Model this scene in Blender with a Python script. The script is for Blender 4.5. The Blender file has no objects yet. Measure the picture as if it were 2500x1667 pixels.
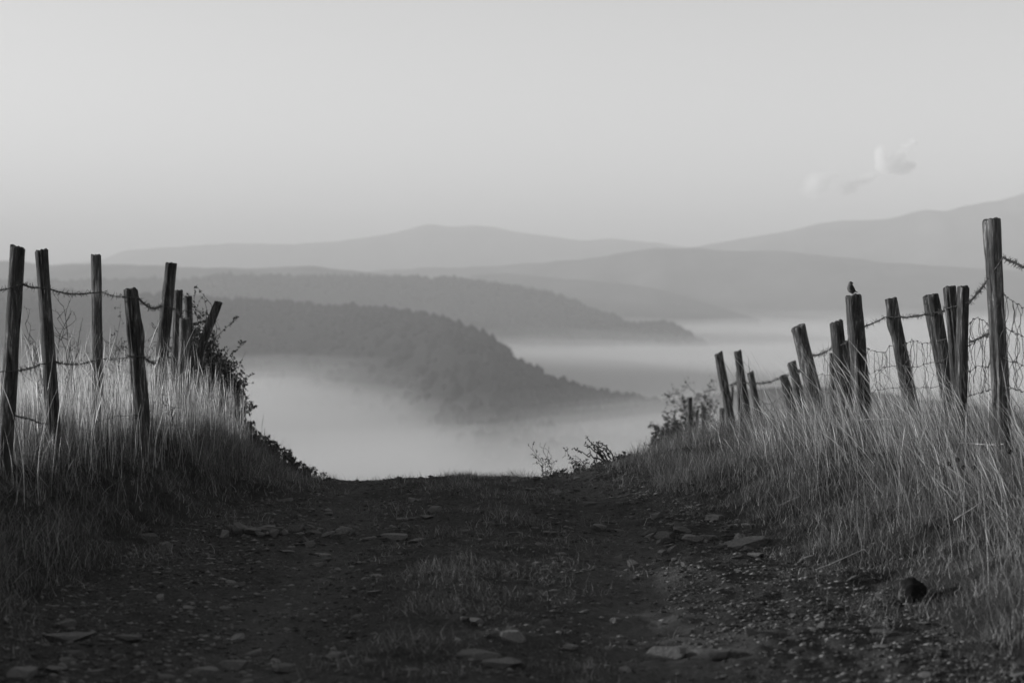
import bpy, bmesh, math, random
import numpy as np
from mathutils import Vector, Matrix

random.seed(7)
RNG = np.random.default_rng(7)
S = bpy.context.scene
COL = S.collection
R = math.radians

# ------------------------------------------------------------------ camera
F_PX, CX, CY, HOR = 4861.0, 1250.0, 833.5, 690.0
CAM_Z = 1.5
PITCH = math.atan((CY - HOR) / F_PX)
cam = bpy.data.cameras.new('camera')
cam_o = bpy.data.objects.new('camera', cam)
COL.objects.link(cam_o)
cam_o.location = (0, 0, CAM_Z)
cam_o.rotation_euler = (math.pi / 2 - PITCH, 0, 0)
cam.sensor_width = 36.0
cam.lens = 36.0 * F_PX / 2500.0
cam.clip_start = 0.1
cam.clip_end = 90000.0
cam.dof.use_dof = True
cam.dof.focus_distance = 13.0
cam.dof.aperture_fstop = 2.8
S.camera = cam_o


def ray(px, py):
    x = (px - CX) / F_PX
    z = -(py - CY) / F_PX
    c, s = math.cos(PITCH), math.sin(PITCH)
    return (x, c + z * s, z * c - s)          # world direction


def P(px, py, D):
    """the place that shows at photo pixel (px, py), D metres in front"""
    d = ray(px, py)
    t = D / d[1]
    return Vector((d[0] * t, D, CAM_Z + d[2] * t))


# ------------------------------------------------------------------ noise
def _h(ix, iy, seed):
    n = (ix.astype(np.int64) * 374761393 + iy.astype(np.int64) * 668265263 + seed * 1442695041) & 0xFFFFFFFF
    n = ((n ^ (n >> 13)) * 1274126177) & 0xFFFFFFFF
    n = (n ^ (n >> 16)) & 0xFFFFFF
    return n / float(0xFFFFFF)


def vnoise(x, y, seed=0):
    x = np.asarray(x, float); y = np.asarray(y, float)
    ix = np.floor(x); iy = np.floor(y)
    fx = x - ix; fy = y - iy
    fx = fx * fx * fx * (fx * (fx * 6 - 15) + 10); fy = fy * fy * fy * (fy * (fy * 6 - 15) + 10)
    a = _h(ix, iy, seed); b = _h(ix + 1, iy, seed); c = _h(ix, iy + 1, seed); d = _h(ix + 1, iy + 1, seed)
    return (a * (1 - fx) + b * fx) * (1 - fy) + (c * (1 - fx) + d * fx) * fy - 0.5


def fbm(x, y, seed=0, oct=4, gain=0.5):
    t = 0; a = 1.0; f = 1.0
    for k in range(oct):
        t = t + a * vnoise(np.asarray(x) * f + 17.3 * k, np.asarray(y) * f - 9.1 * k, seed + k)
        a *= gain; f *= 2.03
    return t


def smooth(t):
    t = np.clip(t, 0, 1)
    return t * t * (3 - 2 * t)


# ------------------------------------------------------------------ ground shape
EL_D = [0, 7, 9.9, 11.4, 12.2, 14.3, 16, 20, 40, 1000]
EL_X = [-2.3, -2.3, -2.15, -1.85, -1.62, -1.5, -1.5, -1.7, -2.0, -3]
ER_D = [0, 7, 9, 11.4, 12.6, 14.6, 15.6, 18, 40, 1000]
ER_X = [2.0, 1.9, 1.75, 1.45, 1.1, .85, .62, .6, .6, 1]


def edges(y):
    return np.interp(y, EL_D, EL_X), np.interp(y, ER_D, ER_X)


def outside(x, y):
    """metres outside the track (negative on the track)"""
    l, r = edges(y)
    wob = 0.25 * fbm(np.asarray(x) * .8, np.asarray(y) * .8, 3, 3)
    return np.maximum(l - x, x - r) + wob


def fall(y):
    q = np.clip((y - 13.0) / 5.0, 0, None)
    f = np.where(q < 1, .4 * q * q, .4 + .16 * (y - 18.0))
    return np.where(y < 13, 0, f)


def gz(x, y, micro=True):
    x = np.asarray(x, float); y = np.asarray(y, float)
    l, r = edges(y)
    e = outside(x, y)
    side = x < (l + r) / 2
    H = np.where(side, .46, .36)
    W = np.where(side, 1.0, 1.5)
    b = H * smooth(e / W)
    b = b - np.where(side & (x < -3.6), .06 * (-3.6 - np.maximum(x, -60)), 0)
    b = b + np.where((~side) & (x > 2.8), .03 * (np.minimum(x, 9) - 2.8), 0)
    c = (l + r) / 2
    u = (x - c)
    rut = -.04 * (1 - .6 * smooth((y - 13) / 2.5)) * np.exp(-((np.abs(u) - .82) / .24) ** 2) + .045 * np.exp(-(u / .42) ** 2) * (1 - .8 * smooth((y - 12.5) / 2.5))
    rut = rut * (1 - smooth((e + .2) / .4))
    z = b + rut + .05 * smooth((y - 8) / 6)
    # low hump of the right verge at the brow
    z = z + .10 * np.exp(-((x - .95) / .5) ** 2 - ((y - 15.6) / 1.0) ** 2)
    z = z - np.where(side, .13 * smooth((y - 13.5) / 3.5), 0) * smooth(e / .5)
    far = smooth((y - 20) / 40)
    z = z + .05 * fbm(x * .7, y * .7, 11, 3) * (1 - far)
    if micro:
        z = z + (.045 * fbm(x * 3.1, y * 3.1, 21, 4) + .018 * fbm(x * 15, y * 15, 31, 3)) * (1 - smooth((y - 20) / 15))
    # long way down to the valley floor
    d = fall(y)
    dist = np.sqrt(np.maximum(y, 0) ** 2 + 0 * x)
    floor = -185 + 6 * fbm(x / 700., y / 700., 41, 3)
    zz = z - d + far * (.04 * dist * fbm(x / 90. + 3, y / 90., 51, 3))
    k = smooth((y - 700) / 500)
    zz = np.where(y > 700, (1 - k) * np.maximum(zz, floor) + k * floor, np.maximum(zz, floor))
    return zz


def gz1(x, y):
    return float(gz(np.array([x]), np.array([y]))[0])


def hit(px, py):
    """where the sight line through a photo pixel meets the ground"""
    d = ray(px, py)
    ys = np.linspace(5.0, 40, 3000)
    t = ys / d[1]
    z = CAM_Z + d[2] * t
    g = gz(d[0] * t, ys)
    w = np.nonzero(z <= g)[0]
    i = int(w[0]) if len(w) else 2999
    return Vector((d[0] * t[i], ys[i], g[i]))


# ------------------------------------------------------------------ mesh helpers
def mesh_np(name, V, F, mat, parent=None, smooth_shade=False, attr=None):
    V = np.asarray(V, np.float32).reshape(-1, 3)
    F = np.asarray(F, np.int32)
    n = F.shape[1]
    me = bpy.data.meshes.new(name)
    me.vertices.add(len(V)); me.vertices.foreach_set('co', V.ravel())
    me.loops.add(F.size); me.loops.foreach_set('vertex_index', F.ravel())
    me.polygons.add(len(F))
    me.polygons.foreach_set('loop_start', np.arange(0, F.size, n, dtype=np.int32))
    me.polygons.foreach_set('loop_total', np.full(len(F), n, np.int32))
    if smooth_shade:
        me.polygons.foreach_set('use_smooth', np.ones(len(F), bool))
    me.update(calc_edges=True); me.validate()
    if attr:
        for k, a in attr.items():
            at = me.attributes.new(k, 'FLOAT', 'POINT')
            at.data.foreach_set('value', np.asarray(a, np.float32).ravel())
    me.materials.append(mat)
    o = bpy.data.objects.new(name, me); COL.objects.link(o)
    if parent: o.parent = parent
    return o


class MB:
    """collects tubes, leaves and lofts into one mesh"""
    def __init__(s): s.v = []; s.f = []

    def tube(s, pts, rad, sides=5, cap=True):
        pts = [Vector(p) for p in pts]
        if not hasattr(rad, '__len__'): rad = [rad] * len(pts)
        rings = []
        ref = Vector((.13, .31, .94)).normalized()
        for i, p in enumerate(pts):
            t = (pts[min(i + 1, len(pts) - 1)] - pts[max(i - 1, 0)])
            if t.length < 1e-9: t = Vector((0, 0, 1))
            t.normalize()
            a = t.cross(ref)
            if a.length < 1e-3: a = t.cross(Vector((1, 0, 0)))
            a.normalize(); b = t.cross(a)
            base = len(s.v)
            for k in range(sides):
                w = 2 * math.pi * k / sides
                s.v.append(p + (a * math.cos(w) + b * math.sin(w)) * rad[i])
            rings.append(base)
        for i in range(len(pts) - 1):
            for k in range(sides):
                k2 = (k + 1) % sides
                s.f.append((rings[i] + k, rings[i] + k2, rings[i + 1] + k2, rings[i + 1] + k))
        if cap:
            s.f.append(tuple(rings[0] + k for k in reversed(range(sides))))
            s.f.append(tuple(rings[-1] + k for k in range(sides)))

    def leaf(s, p, d, n, L, W):
        d = d.normalized(); sd = d.cross(n)
        if sd.length < 1e-3: sd = d.cross(Vector((1, 0, 0)))
        sd.normalize(); up = sd.cross(d)
        b = len(s.v)
        s.v += [p, p + d * L * .45 + sd * W * .5 + up * W * .12, p + d * L, p + d * L * .45 - sd * W * .5 + up * W * .12]
        s.f.append((b, b + 1, b + 2, b + 3))

    def build(s, name, mat, parent=None, shade=True, loc=None):
        me = bpy.data.meshes.new(name)
        o = bpy.data.objects.new(name, me); COL.objects.link(o)
        if loc is not None:
            o.location = loc
            vv = [tuple(Vector(v) - Vector(loc)) for v in s.v]
        else:
            vv = [tuple(v) for v in s.v]
        me.from_pydata(vv, [], s.f); me.update()
        if shade:
            me.polygons.foreach_set('use_smooth', [True] * len(me.polygons))
        me.materials.append(mat)
        if parent: o.parent = parent
        return o


def tag(o, label=None, cat=None, group=None, kind=None):
    if label: o['label'] = label
    if cat: o['category'] = cat
    if group: o['group'] = group
    if kind: o['kind'] = kind
    return o


def empty(name, loc=(0, 0, 0)):
    o = bpy.data.objects.new(name, None); COL.objects.link(o)
    o.location = loc
    return o


# ------------------------------------------------------------------ materials
def newmat(name):
    m = bpy.data.materials.new(name); m.use_nodes = True
    nt = m.node_tree
    for n in list(nt.nodes): nt.nodes.remove(n)
    return m, nt, nt.nodes.new('ShaderNodeOutputMaterial')


def grey(v): return (v, v, v, 1)


def ramp(nt, fac, stops):
    r = nt.nodes.new('ShaderNodeValToRGB')
    el = r.color_ramp.elements
    while len(el) < len(stops): el.new(0.5)
    for e, (p, v) in zip(el, stops): e.position = p; e.color = grey(v)
    nt.links.new(fac, r.inputs[0])
    return r.outputs[0]


def noise(nt, vec, scale, detail=4, rough=.6, dist=0):
    n = nt.nodes.new('ShaderNodeTexNoise')
    n.inputs['Scale'].default_value = scale; n.inputs['Detail'].default_value = detail
    n.inputs['Roughness'].default_value = rough; n.inputs['Distortion'].default_value = dist
    if vec is not None: nt.links.new(vec, n.inputs['Vector'])
    return n.outputs[0]


def mathn(nt, op, a, b):
    n = nt.nodes.new('ShaderNodeMath'); n.operation = op
    for i, q in enumerate((a, b)):
        if hasattr(q, 'node'): nt.links.new(q, n.inputs[i])
        else: n.inputs[i].default_value = q
    return n.outputs[0]


def mixc(nt, f, a, b):
    n = nt.nodes.new('ShaderNodeMix'); n.data_type = 'RGBA'
    ins = [n.inputs[0], n.inputs[6], n.inputs[7]]
    for s_, q in zip(ins, (f, a, b)):
        if hasattr(q, 'node'): nt.links.new(q, s_)
        elif isinstance(q, (int, float)) and s_ is ins[0]: s_.default_value = q
        else: s_.default_value = grey(q)
    return n.outputs[2]


def principled(nt, out, col, rough=.9, spec=.2, bump=None, strength=.5, dist=.02):
    b = nt.nodes.new('ShaderNodeBsdfPrincipled')
    if hasattr(col, 'node'): nt.links.new(col, b.inputs['Base Color'])
    else: b.inputs['Base Color'].default_value = grey(col)
    b.inputs['Roughness'].default_value = rough
    b.inputs['Specular IOR Level'].default_value = spec
    if bump is not None:
        n = nt.nodes.new('ShaderNodeBump'); n.inputs['Strength'].default_value = strength
        n.inputs['Distance'].default_value = dist
        nt.links.new(bump, n.inputs['Height']); nt.links.new(n.outputs[0], b.inputs['Normal'])
    nt.links.new(b.outputs[0], out.inputs[0])
    return b


def coords(nt, which='Object', scale=(1, 1, 1), rnd=False):
    tc = nt.nodes.new('ShaderNodeTexCoord')
    mp = nt.nodes.new('ShaderNodeMapping'); mp.inputs['Scale'].default_value = scale
    src = tc.outputs[which]
    if rnd:
        oi = nt.nodes.new('ShaderNodeObjectInfo')
        v = nt.nodes.new('ShaderNodeVectorMath'); v.operation = 'ADD'
        m = nt.nodes.new('ShaderNodeMath'); m.operation = 'MULTIPLY'; m.inputs[1].default_value = 37.0
        nt.links.new(oi.outputs['Random'], m.inputs[0])
        cb = nt.nodes.new('ShaderNodeCombineXYZ')
        for k in range(3): nt.links.new(m.outputs[0], cb.inputs[k])
        nt.links.new(src, v.inputs[0]); nt.links.new(cb.outputs[0], v.inputs[1])
        src = v.outputs[0]
    nt.links.new(src, mp.inputs['Vector'])
    return mp.outputs[0]


def m_ground():
    m, nt, out = newmat('earth_and_turf')
    co = coords(nt)
    at = nt.nodes.new('ShaderNodeAttribute'); at.attribute_name = 'track'
    earth = ramp(nt, noise(nt, co, 9, 8, .7), [(.3, .035), (.5, .075), (.72, .14)])
    earth2 = ramp(nt, noise(nt, co, 60, 4, .7), [(.35, .015), (.55, .075), (.75, .17)])
    e = mixc(nt, .5, earth, earth2)
    turf = ramp(nt, noise(nt, co, 5, 6, .7), [(.3, .02), (.7, .06)])
    ar = nt.nodes.new('ShaderNodeAttribute'); ar.attribute_name = 'rut'
    dust = ramp(nt, noise(nt, co, 26, 6, .7), [(.3, .08), (.7, .21)])
    e = mixc(nt, mathn(nt, 'MULTIPLY', ar.outputs['Fac'], .7), e, dust)
    c = mixc(nt, at.outputs['Fac'], turf, e)
    bm = mathn(nt, 'ADD', noise(nt, co, 38, 6, .75), mathn(nt, 'MULTIPLY', noise(nt, co, 140, 3, .7), .5))
    principled(nt, out, c, .95, .1, bm, 1.0, .045)
    return m


def m_wood(lo=.02, mid=.08, hi=.36):
    m, nt, out = newmat('weathered_wood')
    co = coords(nt, 'Object', (46, 46, 5), True)
    g = noise(nt, co, 1.0, 6, .72, .6)
    big = noise(nt, coords(nt, 'Object', (5, 5, 3), True), 1.0, 5, .65)
    c1 = ramp(nt, g, [(.34, lo * .4), (.46, mid * .6), (.56, mid), (.68, hi)])
    c2 = ramp(nt, big, [(.35, .45), (.65, 1.0)])
    mx = nt.nodes.new('ShaderNodeMix'); mx.data_type = 'RGBA'; mx.blend_type = 'MULTIPLY'; mx.inputs[0].default_value = 1
    nt.links.new(c1, mx.inputs[6]); nt.links.new(c2, mx.inputs[7])
    principled(nt, out, mx.outputs[2], .85, .25, g, 1.0, .022)
    return m


def m_grass(name, stops, trans=.5, rough=.6):
    m, nt, out = newmat(name)
    ge = nt.nodes.new('ShaderNodeNewGeometry')
    c = ramp(nt, ge.outputs['Random Per Island'], stops)
    d = nt.nodes.new('ShaderNodeBsdfDiffuse'); t = nt.nodes.new('ShaderNodeBsdfTranslucent')
    g = nt.nodes.new('ShaderNodeBsdfGlossy'); g.inputs['Roughness'].default_value = .45
    g.inputs['Color'].default_value = grey(.5)
    nt.links.new(c, d.inputs[0]); nt.links.new(c, t.inputs[0])
    x = nt.nodes.new('ShaderNodeMixShader'); x.inputs[0].default_value = trans
    nt.links.new(d.outputs[0], x.inputs[1]); nt.links.new(t.outputs[0], x.inputs[2])
    y = nt.nodes.new('ShaderNodeMixShader'); y.inputs[0].default_value = .05
    nt.links.new(x.outputs[0], y.inputs[1]); nt.links.new(g.outputs[0], y.inputs[2])
    nt.links.new(y.outputs[0], out.inputs[0])
    return m


def m_plain(name, v, rough=.8, spec=.3, var=.4, scale=20, bump=.5):
    m, nt, out = newmat(name)
    n = noise(nt, coords(nt, 'Object', (1, 1, 1), True), scale, 5, .65)
    c = ramp(nt, n, [(.3, v * (1 - var)), (.7, v * (1 + var))])
    principled(nt, out, c, rough, spec, n, bump, .01)
    return m


def m_stone():
    m, nt, out = newmat('slate_stone')
    co = coords(nt, 'Object', (1, 1, 1), True)
    oi = nt.nodes.new('ShaderNodeObjectInfo')
    n = noise(nt, co, 7, 6, .65)
    base = ramp(nt, n, [(.3, .08), (.7, .18)])
    k = ramp(nt, oi.outputs['Random'], [(0, .55), (1, 1.3)])
    mx = nt.nodes.new('ShaderNodeMix'); mx.data_type = 'RGBA'; mx.blend_type = 'MULTIPLY'; mx.inputs[0].default_value = 1
    nt.links.new(base, mx.inputs[6]); nt.links.new(k, mx.inputs[7])
    principled(nt, out, mx.outputs[2], .8, .3, n, .6, .15)
    return m


def m_gravel():
    m, nt, out = newmat('gravel')
    ge = nt.nodes.new('ShaderNodeNewGeometry')
    c = ramp(nt, ge.outputs['Random Per Island'], [(0, .02), (.6, .075), (.9, .14), (1, .17)])
    principled(nt, out, c, .85, .25)
    return m


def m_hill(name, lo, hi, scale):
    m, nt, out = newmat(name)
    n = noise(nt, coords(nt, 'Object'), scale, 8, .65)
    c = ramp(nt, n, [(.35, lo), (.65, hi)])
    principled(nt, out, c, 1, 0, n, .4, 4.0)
    return m


def m_volume(name, dens, col, g=0.0):
    m, nt, out = newmat(name)
    v = nt.nodes.new('ShaderNodeVolumePrincipled')
    v.inputs['Density'].default_value = dens
    v.inputs['Color'].default_value = grey(col)
    v.inputs['Anisotropy'].default_value = g
    nt.links.new(v.outputs[0], out.inputs['Volume'])
    return m


MT = {
    'ground': m_ground(), 'wood': m_wood(), 'wood_pale': m_wood(.03, .14, .46),
    'tall': m_grass('dry_tall_grass', [(0, .07), (.3, .24), (.65, .5), (1, .85)], .58),
    'mid': m_grass('rough_grass', [(0, .04), (.5, .13), (.85, .26), (1, .55)], .45),
    'short': m_grass('short_turf', [(0, .035), (.45, .1), (.88, .2), (1, .45)], .4),
    'straw': m_grass('dry_straw', [(0, .1), (1, .35)], .2),
    'wire': m_plain('rusty_wire', .04, .6, .4), 'twig': m_plain('dark_twig', .045, .9, .1),
    'leaf': m_grass('small_dark_leaves', [(0, .015), (.7, .045), (1, .09)], .3),
    'stone': m_stone(), 'gravel': m_gravel(),
    'pale_stem': m_plain('bleached_stem_and_sunlit_wire', .42, .8, .2, .3),
    'feather_dark': m_plain('dark_feathers', .03, .8, .2, .3, 90),
    'feather_pale': m_plain('grey_breast_feathers', .10, .85, .15, .3, 90),
    'beak': m_plain('beak', .02, .4, .4),
    'seed': m_plain('dark_seed_head', .02, .9, .1, .4, 60),
}

# ------------------------------------------------------------------ world, sun, haze
SUN_EL, SUN_AZ = R(8.5), R(-82.0)      # azimuth from +Y, negative to the left
sd = Vector((math.sin(SUN_AZ) * math.cos(SUN_EL), math.cos(SUN_AZ) * math.cos(SUN_EL), math.sin(SUN_EL)))
w = bpy.data.worlds.new('World'); S.world = w; w.use_nodes = True
nt = w.node_tree
bg = nt.nodes['Background']
sky = nt.nodes.new('ShaderNodeTexSky'); sky.sky_type = 'NISHITA'; sky.sun_disc = False
sky.sun_elevation = SUN_EL; sky.sun_rotation = SUN_AZ
sky.altitude = 600; sky.air_density = 1.0; sky.dust_density = 1.0
bw = nt.nodes.new('ShaderNodeRGBToBW')
nt.links.new(sky.outputs[0], bw.inputs[0]); nt.links.new(bw.outputs[0], bg.inputs[0])
bg.inputs[1].default_value = 0.135
sl = bpy.data.lights.new('sun', 'SUN'); sl.energy = 5.0; sl.angle = R(.5); sl.color = (1, 1, 1)
so = bpy.data.objects.new('sun', sl); COL.objects.link(so)
so.rotation_euler = sd.to_track_quat('Z', 'Y').to_euler()

S.view_settings.view_transform = 'Standard'; S.view_settings.look = 'None'
S.view_settings.exposure = 0.85; S.view_settings.gamma = 1.0
S.cycles.volume_bounces = 3
S.cycles.max_bounces = 8
S.cycles.diffuse_bounces = 3
S.cycles.use_denoising = True


def box_obj(name, x0, x1, y0, y1, z0, z1, mat):
    v = [(x, y, z) for z in (z0, z1) for y in (y0, y1) for x in (x0, x1)]
    f = [(0, 2, 3, 1), (4, 5, 7, 6), (0, 1, 5, 4), (2, 6, 7, 3), (0, 4, 6, 2), (1, 3, 7, 5)]
    me = bpy.data.meshes.new(name); me.from_pydata(v, [], f); me.update(); me.materials.append(mat)
    o = bpy.data.objects.new(name, me); COL.objects.link(o)
    return o


HAZE_D, HAZE_C = 1.6e-4, .64
hz = box_obj('haze', -9500, 9500, -3000, 19500, -240, 535, m_volume('haze_air', HAZE_D, HAZE_C))
tag(hz, kind='stuff')

# ------------------------------------------------------------------ ground sheet
def axis(dense0, dense1, step, lo, hi, g):
    a = list(np.arange(dense0, dense1 + 1e-6, step))
    s_ = step; x = dense1
    while x < hi:
        s_ *= g; x += s_; a.append(min(x, hi))
    s_ = step; x = dense0; b = []
    while x > lo:
        s_ *= g; x -= s_; b.append(max(x, lo))
    return np.array(b[::-1] + a)


gx = axis(-3.6, 3.6, .028, -9000, 9000, 1.09)
gy = axis(6.6, 19, .032, -2500, 18500, 1.06)
X, Y = np.meshgrid(gx, gy)
Z = gz(X, Y)
nx, ny = len(gx), len(gy)
idx = np.arange(nx * ny).reshape(ny, nx)
F = np.stack([idx[:-1, :-1], idx[:-1, 1:], idx[1:, 1:], idx[1:, :-1]], -1).reshape(-1, 4)
trk = 1 - smooth((outside(X, Y) + .05) / .3)
_l, _r = edges(Y); _u = X - (_l + _r) / 2
rutm = np.exp(-((np.abs(_u) - .8) / .24) ** 2) * np.clip(.55 + 1.3 * fbm(X * 1.4, Y * .7, 91, 3), 0, 1)
g_o = mesh_np('ground', np.stack([X, Y, Z], -1), F, MT['ground'], None, True, {'track': trk, 'rut': rutm})
tag(g_o, kind='structure')

# ------------------------------------------------------------------ hills
FOG_Z = -138.0


def lerp_pts(pts, px):
    a = np.array(pts, float)
    out = []
    for k in range(1, a.shape[1]):
        # smooth (catmull-like) interpolation through a fine linear + box blur
        out.append(np.interp(px, a[:, 0], a[:, k]))
    return out


def blur(a, n):
    if n < 2: return a
    k = np.hanning(n + 2)[1:-1]; k /= k.sum()
    p = np.pad(a, n, mode='edge')
    return np.convolve(p, k, 'same')[n:-n]


def hill(name, pts, mat, front, back, rough_px=1.5, step=4, nf=40, base=-205, seed=1, bump=6., bscale=60.):
    px = np.arange(pts[0][0], pts[-1][0] + 1, step, dtype=float)
    py, D, L = lerp_pts([(p[0], p[1], p[2], p[3] if len(p) > 3 else front) for p in pts], px)
    py = blur(py, 9); D = blur(D, 25); L = blur(L, 25)
    py = py + rough_px * 3.2 * fbm(px / 55., px * 0 + seed, seed, 5, .65)
    cx = (px - CX) / F_PX * D
    cz = CAM_Z - (py - HOR) / F_PX * D
    ts = np.concatenate([-np.linspace(1, 0, nf + 1), np.linspace(0, 1, 13)[1:]])
    V = []
    for t in ts:
        if t <= 0:
            yy = D + t * L; prof = .5 + .5 * np.cos(np.pi * min(1, -t))
        else:
            yy = D + t * back; prof = .5 + .5 * np.cos(np.pi * t)
        zz = base + (cz - base) * prof
        env = min(1, abs(t) * 5)
        n = bump * fbm(cx / bscale, yy / bscale, seed + 5, 4, .6) + bump * 2.0 * fbm(cx / (bscale * 6), yy / (bscale * 6), seed + 9, 2)
        zz = zz + n * env
        V.append(np.stack([cx, yy, zz], -1))
    V = np.array(V); nr, nc = V.shape[:2]
    ix = np.arange(nr * nc).reshape(nr, nc)
    Fq = np.stack([ix[:-1, :-1], ix[:-1, 1:], ix[1:, 1:], ix[1:, :-1]], -1).reshape(-1, 4)
    o = mesh_np(name, V, Fq, mat, None, True)
    tag(o, kind='structure')
    return o, V


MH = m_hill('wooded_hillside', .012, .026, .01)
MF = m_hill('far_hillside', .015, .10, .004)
main_pts = [(-300, 715, 3700, 1300), (0, 722, 3650, 1250), (140, 726, 3600, 1250), (300, 737, 3550, 1200), (420, 735, 3500, 1200),
            (560, 744, 3450, 1150), (640, 750, 3420, 1100), (720, 755, 3380, 1050), (850, 763, 3250, 1000), (950, 770, 3100, 980),
            (1040, 785, 2900, 950), (1120, 805, 2600, 950), (1200, 850, 2400, 930), (1270, 902, 2330, 880), (1330, 938, 2280, 820),
            (1400, 962, 2250, 700), (1480, 981, 2230, 500), (1560, 993, 2220, 400), (1640, 1010, 2200, 300), (1760, 1050, 2200, 200)]
main_hill, MV = hill('main_hill', main_pts, MH, 1000, 900, .6, 3, 60, -205, 3, 7, 60)
hill('near_spur_hill', [(1500, 1030, 2150), (1590, 995, 2140), (1645, 978, 2130), (1750, 966, 2120), (1860, 948, 2120), (1960, 940, 2120),
                        (2080, 950, 2120), (2250, 975, 2120), (2450, 1000, 2150), (2700, 1060, 2150)], MH, 260, 500, .8, 4, 24, -205, 8, 5, 50)
sec_pts = [(-200, 700, 5600), (200, 694, 5500), (420, 690, 5400), (560, 683, 5350), (760, 683, 5300), (900, 682, 5250), (1020, 688, 5200), (1130, 693, 5150),
           (1200, 702, 5100), (1260, 712, 5080), (1340, 724, 5050), (1400, 742, 5000), (1440, 762, 4980), (1490, 780, 4950), (1535, 800, 4900), (1570, 802, 4880),
           (1610, 797, 4860), (1650, 804, 4850), (1680, 822, 4840), (1710, 842, 4840), (1760, 880, 4840)]
sec_hill, SV = hill('second_hill', sec_pts, MH, 850, 1200, .8, 4, 36, -205, 13, 8, 80)
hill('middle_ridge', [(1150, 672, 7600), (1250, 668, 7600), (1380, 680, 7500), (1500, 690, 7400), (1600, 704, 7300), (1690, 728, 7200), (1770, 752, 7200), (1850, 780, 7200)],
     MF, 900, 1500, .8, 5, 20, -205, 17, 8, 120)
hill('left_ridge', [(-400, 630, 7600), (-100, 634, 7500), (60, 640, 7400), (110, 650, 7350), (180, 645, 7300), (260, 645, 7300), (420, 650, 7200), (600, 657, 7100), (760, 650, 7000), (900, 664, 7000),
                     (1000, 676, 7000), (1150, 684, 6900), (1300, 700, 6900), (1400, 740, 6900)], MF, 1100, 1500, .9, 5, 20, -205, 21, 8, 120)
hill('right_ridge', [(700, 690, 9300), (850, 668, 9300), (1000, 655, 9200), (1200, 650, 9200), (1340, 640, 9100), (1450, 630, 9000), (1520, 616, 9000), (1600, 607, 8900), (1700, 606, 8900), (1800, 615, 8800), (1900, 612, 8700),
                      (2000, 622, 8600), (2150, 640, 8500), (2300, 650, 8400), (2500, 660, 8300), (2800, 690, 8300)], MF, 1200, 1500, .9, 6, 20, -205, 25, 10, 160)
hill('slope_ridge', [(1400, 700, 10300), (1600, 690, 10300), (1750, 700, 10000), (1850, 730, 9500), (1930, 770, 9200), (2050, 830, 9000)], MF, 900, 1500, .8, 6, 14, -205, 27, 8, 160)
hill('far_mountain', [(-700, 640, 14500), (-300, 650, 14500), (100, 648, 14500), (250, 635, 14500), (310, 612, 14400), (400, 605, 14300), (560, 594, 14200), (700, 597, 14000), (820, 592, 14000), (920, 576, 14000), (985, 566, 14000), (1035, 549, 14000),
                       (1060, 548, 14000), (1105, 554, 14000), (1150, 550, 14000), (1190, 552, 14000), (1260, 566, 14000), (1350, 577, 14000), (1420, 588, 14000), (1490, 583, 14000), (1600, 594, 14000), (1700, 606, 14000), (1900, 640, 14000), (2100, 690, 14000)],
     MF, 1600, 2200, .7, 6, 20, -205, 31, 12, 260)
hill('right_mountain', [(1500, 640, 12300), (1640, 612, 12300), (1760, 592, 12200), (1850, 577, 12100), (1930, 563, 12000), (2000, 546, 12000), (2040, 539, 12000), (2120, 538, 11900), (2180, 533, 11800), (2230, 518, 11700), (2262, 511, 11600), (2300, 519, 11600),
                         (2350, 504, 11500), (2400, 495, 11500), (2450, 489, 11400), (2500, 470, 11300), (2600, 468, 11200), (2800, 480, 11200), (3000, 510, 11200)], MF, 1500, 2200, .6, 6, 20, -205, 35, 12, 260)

# woods on the two nearer hills: one mass of crowns, too many to count
ICO = None
def ico():
    bm = bmesh.new(); bmesh.ops.create_icosphere(bm, subdivisions=1, radius=1)
    v = np.array([tuple(q.co) for q in bm.verts]); f = np.array([[q.index for q in p.verts] for p in bm.faces]); bm.free()
    return v, f
IV, IF = ico()


def woods(name, V, n, rmin, rmax, seed, ridge_frac=.2, tmin=0.0):
    rg = np.random.default_rng(seed)
    nr, nc = V.shape[:2]
    nfront = nr - 12
    r = np.where(rg.random(n) < ridge_frac, nfront - 1 - rg.random(n) * 3.0, (tmin + (1 - tmin) * rg.random(n)) * (nfront - 2))
    c = rg.random(n) * (nc - 2)
    i = r.astype(int); j = c.astype(int); fr = (r - i)[:, None]; fc = (c - j)[:, None]
    i2 = np.minimum(i + 1, nr - 1); j2 = j + 1
    p = (V[i, j] * (1 - fr) + V[i2, j] * fr) * (1 - fc) + (V[i, j2] * (1 - fr) + V[i2, j2] * fr) * fc
    keep = p[:, 2] > FOG_Z - 25
    p = p[keep]; n = len(p)
    rad = rmin + (rmax - rmin) * rg.random(n) ** 1.6
    sz = np.stack([rad, rad, rad * (.8 + .9 * rg.random(n))], -1)
    vv = IV[None] * (1 + .35 * (rg.random((n, len(IV), 1)) - .5)) * sz[:, None]
    vv = vv + p[:, None] + np.stack([0 * rad, 0 * rad, sz[:, 2] * .35], -1)[:, None]
    ff = IF[None] + (np.arange(n) * len(IV))[:, None, None]
    o = mesh_np(name, vv, ff.reshape(-1, 3), MH, None, True)
    tag(o, 'dark dense woodland covering the ' + ('nearer' if 'main' in name or seed == 5 else 'second') + ' hill above the fog', 'woodland', kind='stuff')
    return o


woods('woodland', MV, 5200, 4, 8.5, 5, .5)
woods('woodland', SV, 4200, 5, 10, 6, .5)


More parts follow.
